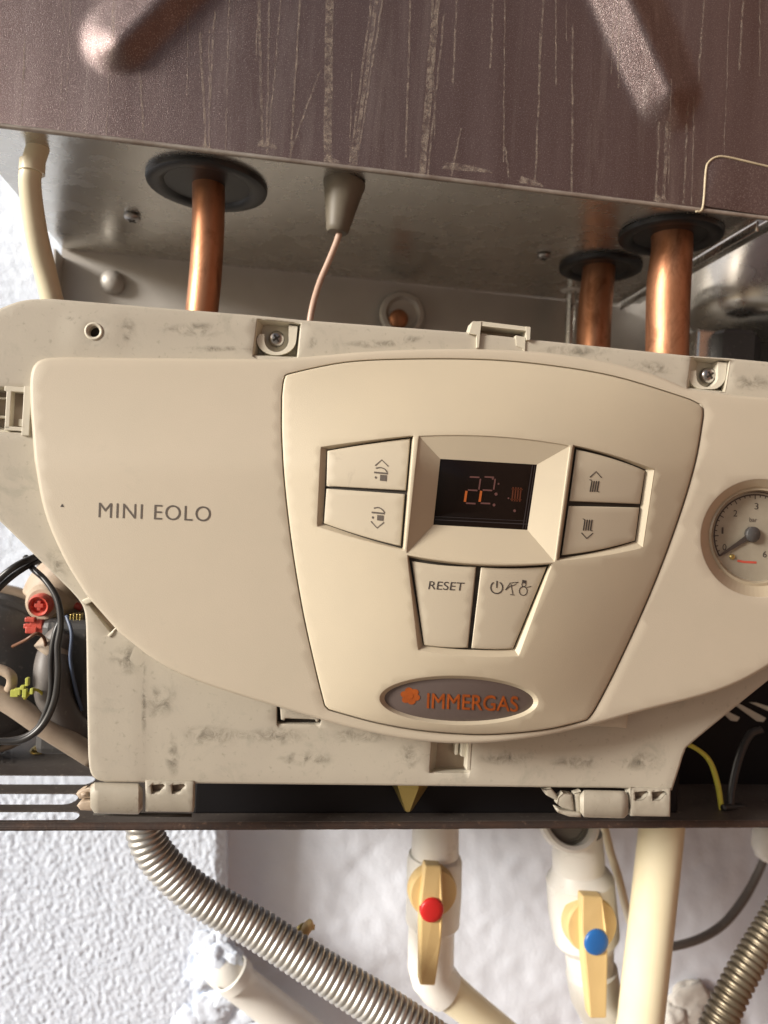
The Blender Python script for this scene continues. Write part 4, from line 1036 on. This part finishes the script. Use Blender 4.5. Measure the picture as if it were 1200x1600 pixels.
# ================================================================== INSIDE, RIGHT
V, Fc = tube([(1062, 1160, 0.045, 3.6), (1085, 1168, 0.045, 3.6), (1108, 1188, 0.045, 4), (1121, 1224, 0.045, 4.4), (1128, 1268, 0.045, 4.2)], 8, 12)
obj('earth_wire', V, Fc, 'yellow_wire', label='yellow green earth wire hanging beside the panel corner', cat='wire')
V, Fc = tube([(1190, 1140, 0.06, 6), (1172, 1148, 0.06, 6), (1156, 1180, 0.055, 6), (1144, 1230, 0.05, 6), (1140, 1275, 0.045, 6)], 8, 12)
obj('black_wire', V, Fc, 'cable', label='black wire curving down beside the earth wire', cat='wire')
V, Fc = tube([(1130, 1262, 0.042, 5), (1160, 1262, 0.05, 6), (1185, 1282, 0.045, 6), (1230, 1290, 0.05, 6)], 8, 12)
obj('black_wire', V, Fc, 'cable', label='black wire lying along the dark floor edge', cat='wire')
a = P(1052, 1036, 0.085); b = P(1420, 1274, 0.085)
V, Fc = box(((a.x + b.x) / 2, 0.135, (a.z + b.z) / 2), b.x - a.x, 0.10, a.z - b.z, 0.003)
cbx = obj('control_box', V, Fc, 'matt_black', label='black plastic box enlarged to darken the corner behind the wires', cat='box', smooth=False)  # near black and oversized so the corner behind the wires reads as shade
for k, (x0, y0, x1, y1) in enumerate(((1128, 1112, 1156, 1124), (1146, 1100, 1197, 1125), (1172, 1098, 1230, 1116))):
    q = [P(x, y, 0.0838) for x, y in ((x0, y0), (x0 + 10, y0), (x1, y1 - 3), (x1 - 4, y1 + 3), (x1 - 14, y1 + 2))]
    V, Fc = q + [p + Vector((0, 0.0014, 0)) for p in q], [(0, 1, 2, 3, 4)] + [(i, (i + 1) % 5, 5 + (i + 1) % 5, 5 + i) for i in range(5)]
    obj('vent_slat', V, Fc, 'edge', cbx, smooth=False)
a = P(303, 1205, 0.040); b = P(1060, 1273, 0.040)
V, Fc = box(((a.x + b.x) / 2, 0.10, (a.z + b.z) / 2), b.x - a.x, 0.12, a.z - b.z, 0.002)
obj('gap_shade_block', V, Fc, 'matt_black', label='matt black block added as shade in the gap under the panel edge', cat='shade block', smooth=False)  # black box added where only shade lies, to darken the gap
# tapered brass end hanging below the panel
c = P(640, 1222, 0.030); s = scale_at(c)
V, Fc = lathe(c, (0, 0, -1), [(34 * s, -20 * s), (31 * s, 0), (6 * s, 44 * s), (3 * s, 46 * s), (0.0001, 46 * s)], 6)
obj('brass_spout', V, Fc, 'brass', label='pointed brass end poking below the middle of the panel', cat='fitting', smooth=False)

# ================================================================== BELOW THE BAR
def stack(ctrl, Y, name, m, parent, n=32):
    """turned body along a bent axis: (px, py, radius px)"""
    pts = [P(a, b, Y) for a, b, r in ctrl]; rad = [r * scale_at(p) for (a, b, r), p in zip(ctrl, pts)]
    V, Fc = tube_w(pts, rad, n); return obj(name, V, Fc, m, parent)
YV = 0.135
def valve(label, base, body, tail, hc, hr, lever, cap, capm):
    t = thing('shutoff_valve', P(*base, YV), label, 'valve', 'plastic shutoff valves below the boiler')
    stack(body, YV, 'valve_body', 'white_pipe', t)
    V, Fc = tube(tail, 8, 24); obj('outlet_pipe', V, Fc, 'white_pipe' if False else 'cream_pipe', t)
    c = P(*hc, YV - 0.022); s = scale_at(c)
    V, Fc = lathe(c, (0.02, -1, 0.05), [(hr * s, -14 * s), (hr * s, 4 * s), (hr * .94 * s, 9 * s), (hr * .5 * s, 11 * s), (0.0001, 11 * s)], 36); hd = obj('handle', V, Fc, 'yellow', t)
    YL = YV - 0.030; L = lever
    q = [P(x, y, YL + d) for x, y, d in L]; n = len(q) // 2
    back = [p + Vector((0, 0.0085, 0)) for p in q]
    inset = []
    cx = sum((p for p in q), Vector()) / len(q)
    bm = bmesh.new(); vs1 = [bm.verts.new(p) for p in q]; vs2 = [bm.verts.new(p) for p in back]; k = len(q)
    bm.faces.new(vs1); bm.faces.new(vs2[::-1])
    for i in range(k): bm.faces.new((vs1[i], vs2[i], vs2[(i + 1) % k], vs1[(i + 1) % k]))
    bmesh.ops.recalc_face_normals(bm, faces=bm.faces[:])
    bmesh.ops.bevel(bm, geom=bm.edges[:], offset=0.0012, segments=3, affect='EDGES', profile=0.5)
    bm.verts.index_update(); V = [v.co.copy() for v in bm.verts]; Fc = [[v.index for v in f.verts] for f in bm.faces]; bm.free()
    obj('lever', V, Fc, 'yellow', hd, smooth=False)
    cx_, cy_, cr = cap; cc = P(cx_, cy_, YL - 0.001); s = scale_at(cc)
    V, Fc = lathe(cc, (0, -1, 0.05), [(cr * s, -4 * s), (cr * s, 4 * s), (cr * .96 * s, 6 * s), (cr * .85 * s, 7.6 * s), (cr * .5 * s, 8.8 * s), (0.0001, 9.2 * s)], 32); obj('cap', V, Fc, capm, hd)
valve('white shutoff valve with yellow lever and red round cap', (690, 1300),
      [(681, 1270, 36), (680, 1334, 37), (679.5, 1337, 41), (679, 1345, 43), (678, 1400, 43), (676, 1440, 42), (675, 1446, 37), (674, 1455, 36), (673, 1510, 36), (676, 1524, 35), (688, 1540, 34), (697, 1548, 32)],
      [(688, 1536, YV, 31), (706, 1552, YV, 28), (740, 1580, YV, 26), (800, 1630, YV, 26), (850, 1670, YV, 26)],
      (676, 1392), 38, [(664, 1352, 0.0), (690, 1354, 0.0), (693, 1420, -0.003), (690, 1470, -0.003), (680, 1541, -0.006), (656, 1540, -0.006), (656, 1450, -0.003), (657, 1410, -0.002)], (674, 1420, 19), 'red')
valve('white shutoff valve with yellow lever and blue round cap', (910, 1300),
      [(902, 1300, 38), (902.5, 1322, 39), (903, 1330, 40), (904, 1356, 40), (905, 1364, 46), (906, 1372, 52), (910, 1420, 53), (916, 1462, 51), (919, 1474, 42), (920, 1480, 38), (922, 1512, 36), (924, 1516, 40), (930, 1550, 40), (950, 1592, 38), (985, 1640, 36)],
      [(940, 1575, YV, 36), (965, 1605, YV, 34), (1010, 1660, YV, 32)],
      (922, 1443), 42, [(910, 1400, 0.0), (942, 1402, 0.0), (949, 1450, -0.003), (950, 1500, -0.003), (948, 1592, -0.006), (922, 1592, -0.006), (912, 1500, -0.003), (909, 1450, -0.002)], (930, 1470, 20), 'blue')
# union above the blue valve (open end with thread)
c = P(899, 1288, YV - 0.03); s = scale_at(c)
un = thing('pipe_union', c, 'white pipe union ring with grey thread above the blue capped valve', 'fitting')
ax = Vector((0.03, -0.86, 0.5)).normalized()
V, Fc = lathe(c + Vector((0, 0.012, -0.002)), ax, [(44 * s, -20 * s), (49 * s, 0), (50 * s, 8 * s), (46 * s, 12 * s), (40 * s, 11 * s), (37 * s, 4 * s), (36 * s, -14 * s)], 40); obj('ring', V, Fc, 'white_pipe', un)
V, Fc = lathe(c + Vector((0, 0.012, -0.002)), ax, [(37 * s, -6 * s), (34 * s, -2 * s), (33 * s, -6 * s), (30 * s, -2 * s), (29 * s, -6 * s), (26 * s, -4 * s), (0.0001, -4 * s)], 40); obj('thread', V, Fc, 'grey_hole', un)
# cream drain pipe
V, Fc = tube([(1037, 1255, 0.10, 34), (1033, 1300, 0.10, 34), (1018, 1440, 0.10, 34.5), (1000, 1600, 0.10, 35), (990, 1690, 0.10, 35)], 6, 40)
obj('drain_pipe', V, Fc, 'cream_pipe', label='thick smooth cream pipe standing beside the blue capped valve', cat='pipe')
V, Fc = tube([(940, 1270, 0.19, 6.5), (952, 1325, 0.19, 6.5), (966, 1370, 0.19, 6.5), (976, 1410, 0.2, 6.5), (984, 1440, 0.22, 6)], 6, 14)
obj('plastic_tube', V, Fc, 'cream_pipe', label='thin white tube between the blue capped valve and the cream pipe', cat='tube')
V, Fc = tube([(1030, 1480, 0.225, 6.5), (1056, 1478, 0.225, 6.5), (1095, 1466, 0.225, 6.5), (1130, 1444, 0.225, 6.5), (1160, 1408, 0.225, 6.5), (1184, 1365, 0.225, 6), (1196, 1335, 0.215, 6)], 8, 14)
obj('brown_cable', V, Fc, 'grey_hose', label='brown cable curving along the plaster beside the cream pipe', cat='cable')
c = P(1202, 1312, 0.18); s = scale_at(c)
V, Fc = lathe(c, (0, 0, -1), [(0.0001, -40 * s), (22 * s, -38 * s), (25 * s, -10 * s), (25 * s, 12 * s), (19 * s, 26 * s), (10 * s, 33 * s), (0.0001, 35 * s)], 32)
obj('cable_grip', V, Fc, 'white_pipe', label='rounded white cable grip at the end of the brown cable', cat='fitting')
# corrugated hoses
V, Fc = hose([(226, 1262, 0.075, 29), (226, 1298, 0.075, 29), (248, 1342, 0.075, 29.5), (306, 1396, 0.075, 30), (400, 1450, 0.075, 30.5), (505, 1518, 0.07, 31), (612, 1585, 0.065, 33), (720, 1660, 0.06, 34)], 10.4, 4.2, 28)
gs = obj('corrugated_hose', V, Fc, 'hose', label='long silver corrugated steel hose crossing the rough stucco', cat='hose')
V, Fc = hose([(1260, 1350, 0.12, 22), (1215, 1428, 0.12, 23), (1178, 1490, 0.115, 24), (1146, 1548, 0.11, 25), (1112, 1625, 0.105, 27), (1090, 1690, 0.1, 28)], 10.0, 3.6, 24)
obj('corrugated_hose', V, Fc, 'hose_tan', label='dark brassy corrugated hose beside the brown cable', cat='hose')
# white elbow let into the stucco
el = thing('pipe_elbow', P(340, 1520, YW), 'white pipe elbow half buried in cracked stucco', 'fitting')
V, Fc = tube([(318, 1486, YW + .016, 24), (336, 1504, YW + .004, 26), (356, 1522, YW - 0.002, 27), (400, 1556, YW + .002, 27), (470, 1612, YW+.004, 28), (540, 1670, YW+.004, 28)], 6, 28); obj('tail_pipe', V, Fc, 'white_pipe', el)
c = P(368, 1526, YW - 0.010); d = (P(400, 1556, YW - .006) - c).normalized(); s = scale_at(c)
V, Fc = lathe(c, d, [(26.5 * s, -12 * s), (29 * s, -10 * s), (29 * s, 7 * s), (26.5 * s, 9 * s)], 28, caps=False); obj('collar', V, Fc, 'white_pipe', el)
# lumps of plaster round the elbow
def lump(px, py, r, Y, sq=0.5):
    c = P(px, py, Y); s = scale_at(c) * r; bm = bmesh.new(); bmesh.ops.create_icosphere(bm, subdivisions=4, radius=1)
    for v in bm.verts:
        n = 1 + 0.35 * noise.noise(v.co * 1.7 + Vector((px, py, 0)) * .1) + 0.18 * noise.noise(v.co * 5 + Vector((px, 0, py)) * .1)
        v.co = Vector((v.co.x * s * n, v.co.y * s * n * sq, v.co.z * s * n))
    bm.verts.index_update(); V = [c + v.co for v in bm.verts]; Fc = [[v.index for v in f.verts] for f in bm.faces]; bm.free(); return V, Fc
mb = MB()
for a in ((338, 1502, 33, YW - .001, .55), (322, 1522, 26, YW, .5), (356, 1498, 22, YW - .003, .5), (350, 1556, 22, YW, .45), (330, 1575, 30, YW, .3), (380, 1585, 34, YW + .004, .3), (322, 1478, 22, YW, .35), (345, 1472, 18, YW, .4), (412, 1612, 34, YW + .004, .4), (300, 1600, 28, YW, .25)):
    mb.add(*lump(*a))
mb.build('plaster_patch', 'stucco', label='rough plaster patched round the buried white elbow', cat='plaster patch')
mb = MB()
for a in ((1080, 1572, 40, YS - .004, .35), (1050, 1592, 28, YS - .006, .5), (1110, 1600, 34, YS - .004, .4)):
    mb.add(*lump(*a))
mb.build('plaster_patch', 'plaster_raw', label='grey lump of plaster between cream pipe and brassy hose', cat='plaster patch')
yk = thing('yellow_lever', P(481, 1452, 0.085), 'small yellow lever end peeping over the silver corrugated hose', 'lever')
mb = MB(); V, Fc = tube([(468, 1470, 0.088, 9), (478, 1452, 0.086, 9), (486, 1443, 0.085, 7.5), (489, 1441, 0.085, 3)], 5, 8); obj('grip', V, Fc, 'yellow', yk)
V, Fc = tube([(462, 1458, 0.088, 5), (474, 1448, 0.087, 6), (492, 1449, 0.086, 4)], 5, 8); obj('tab', V, Fc, 'brass', yk)
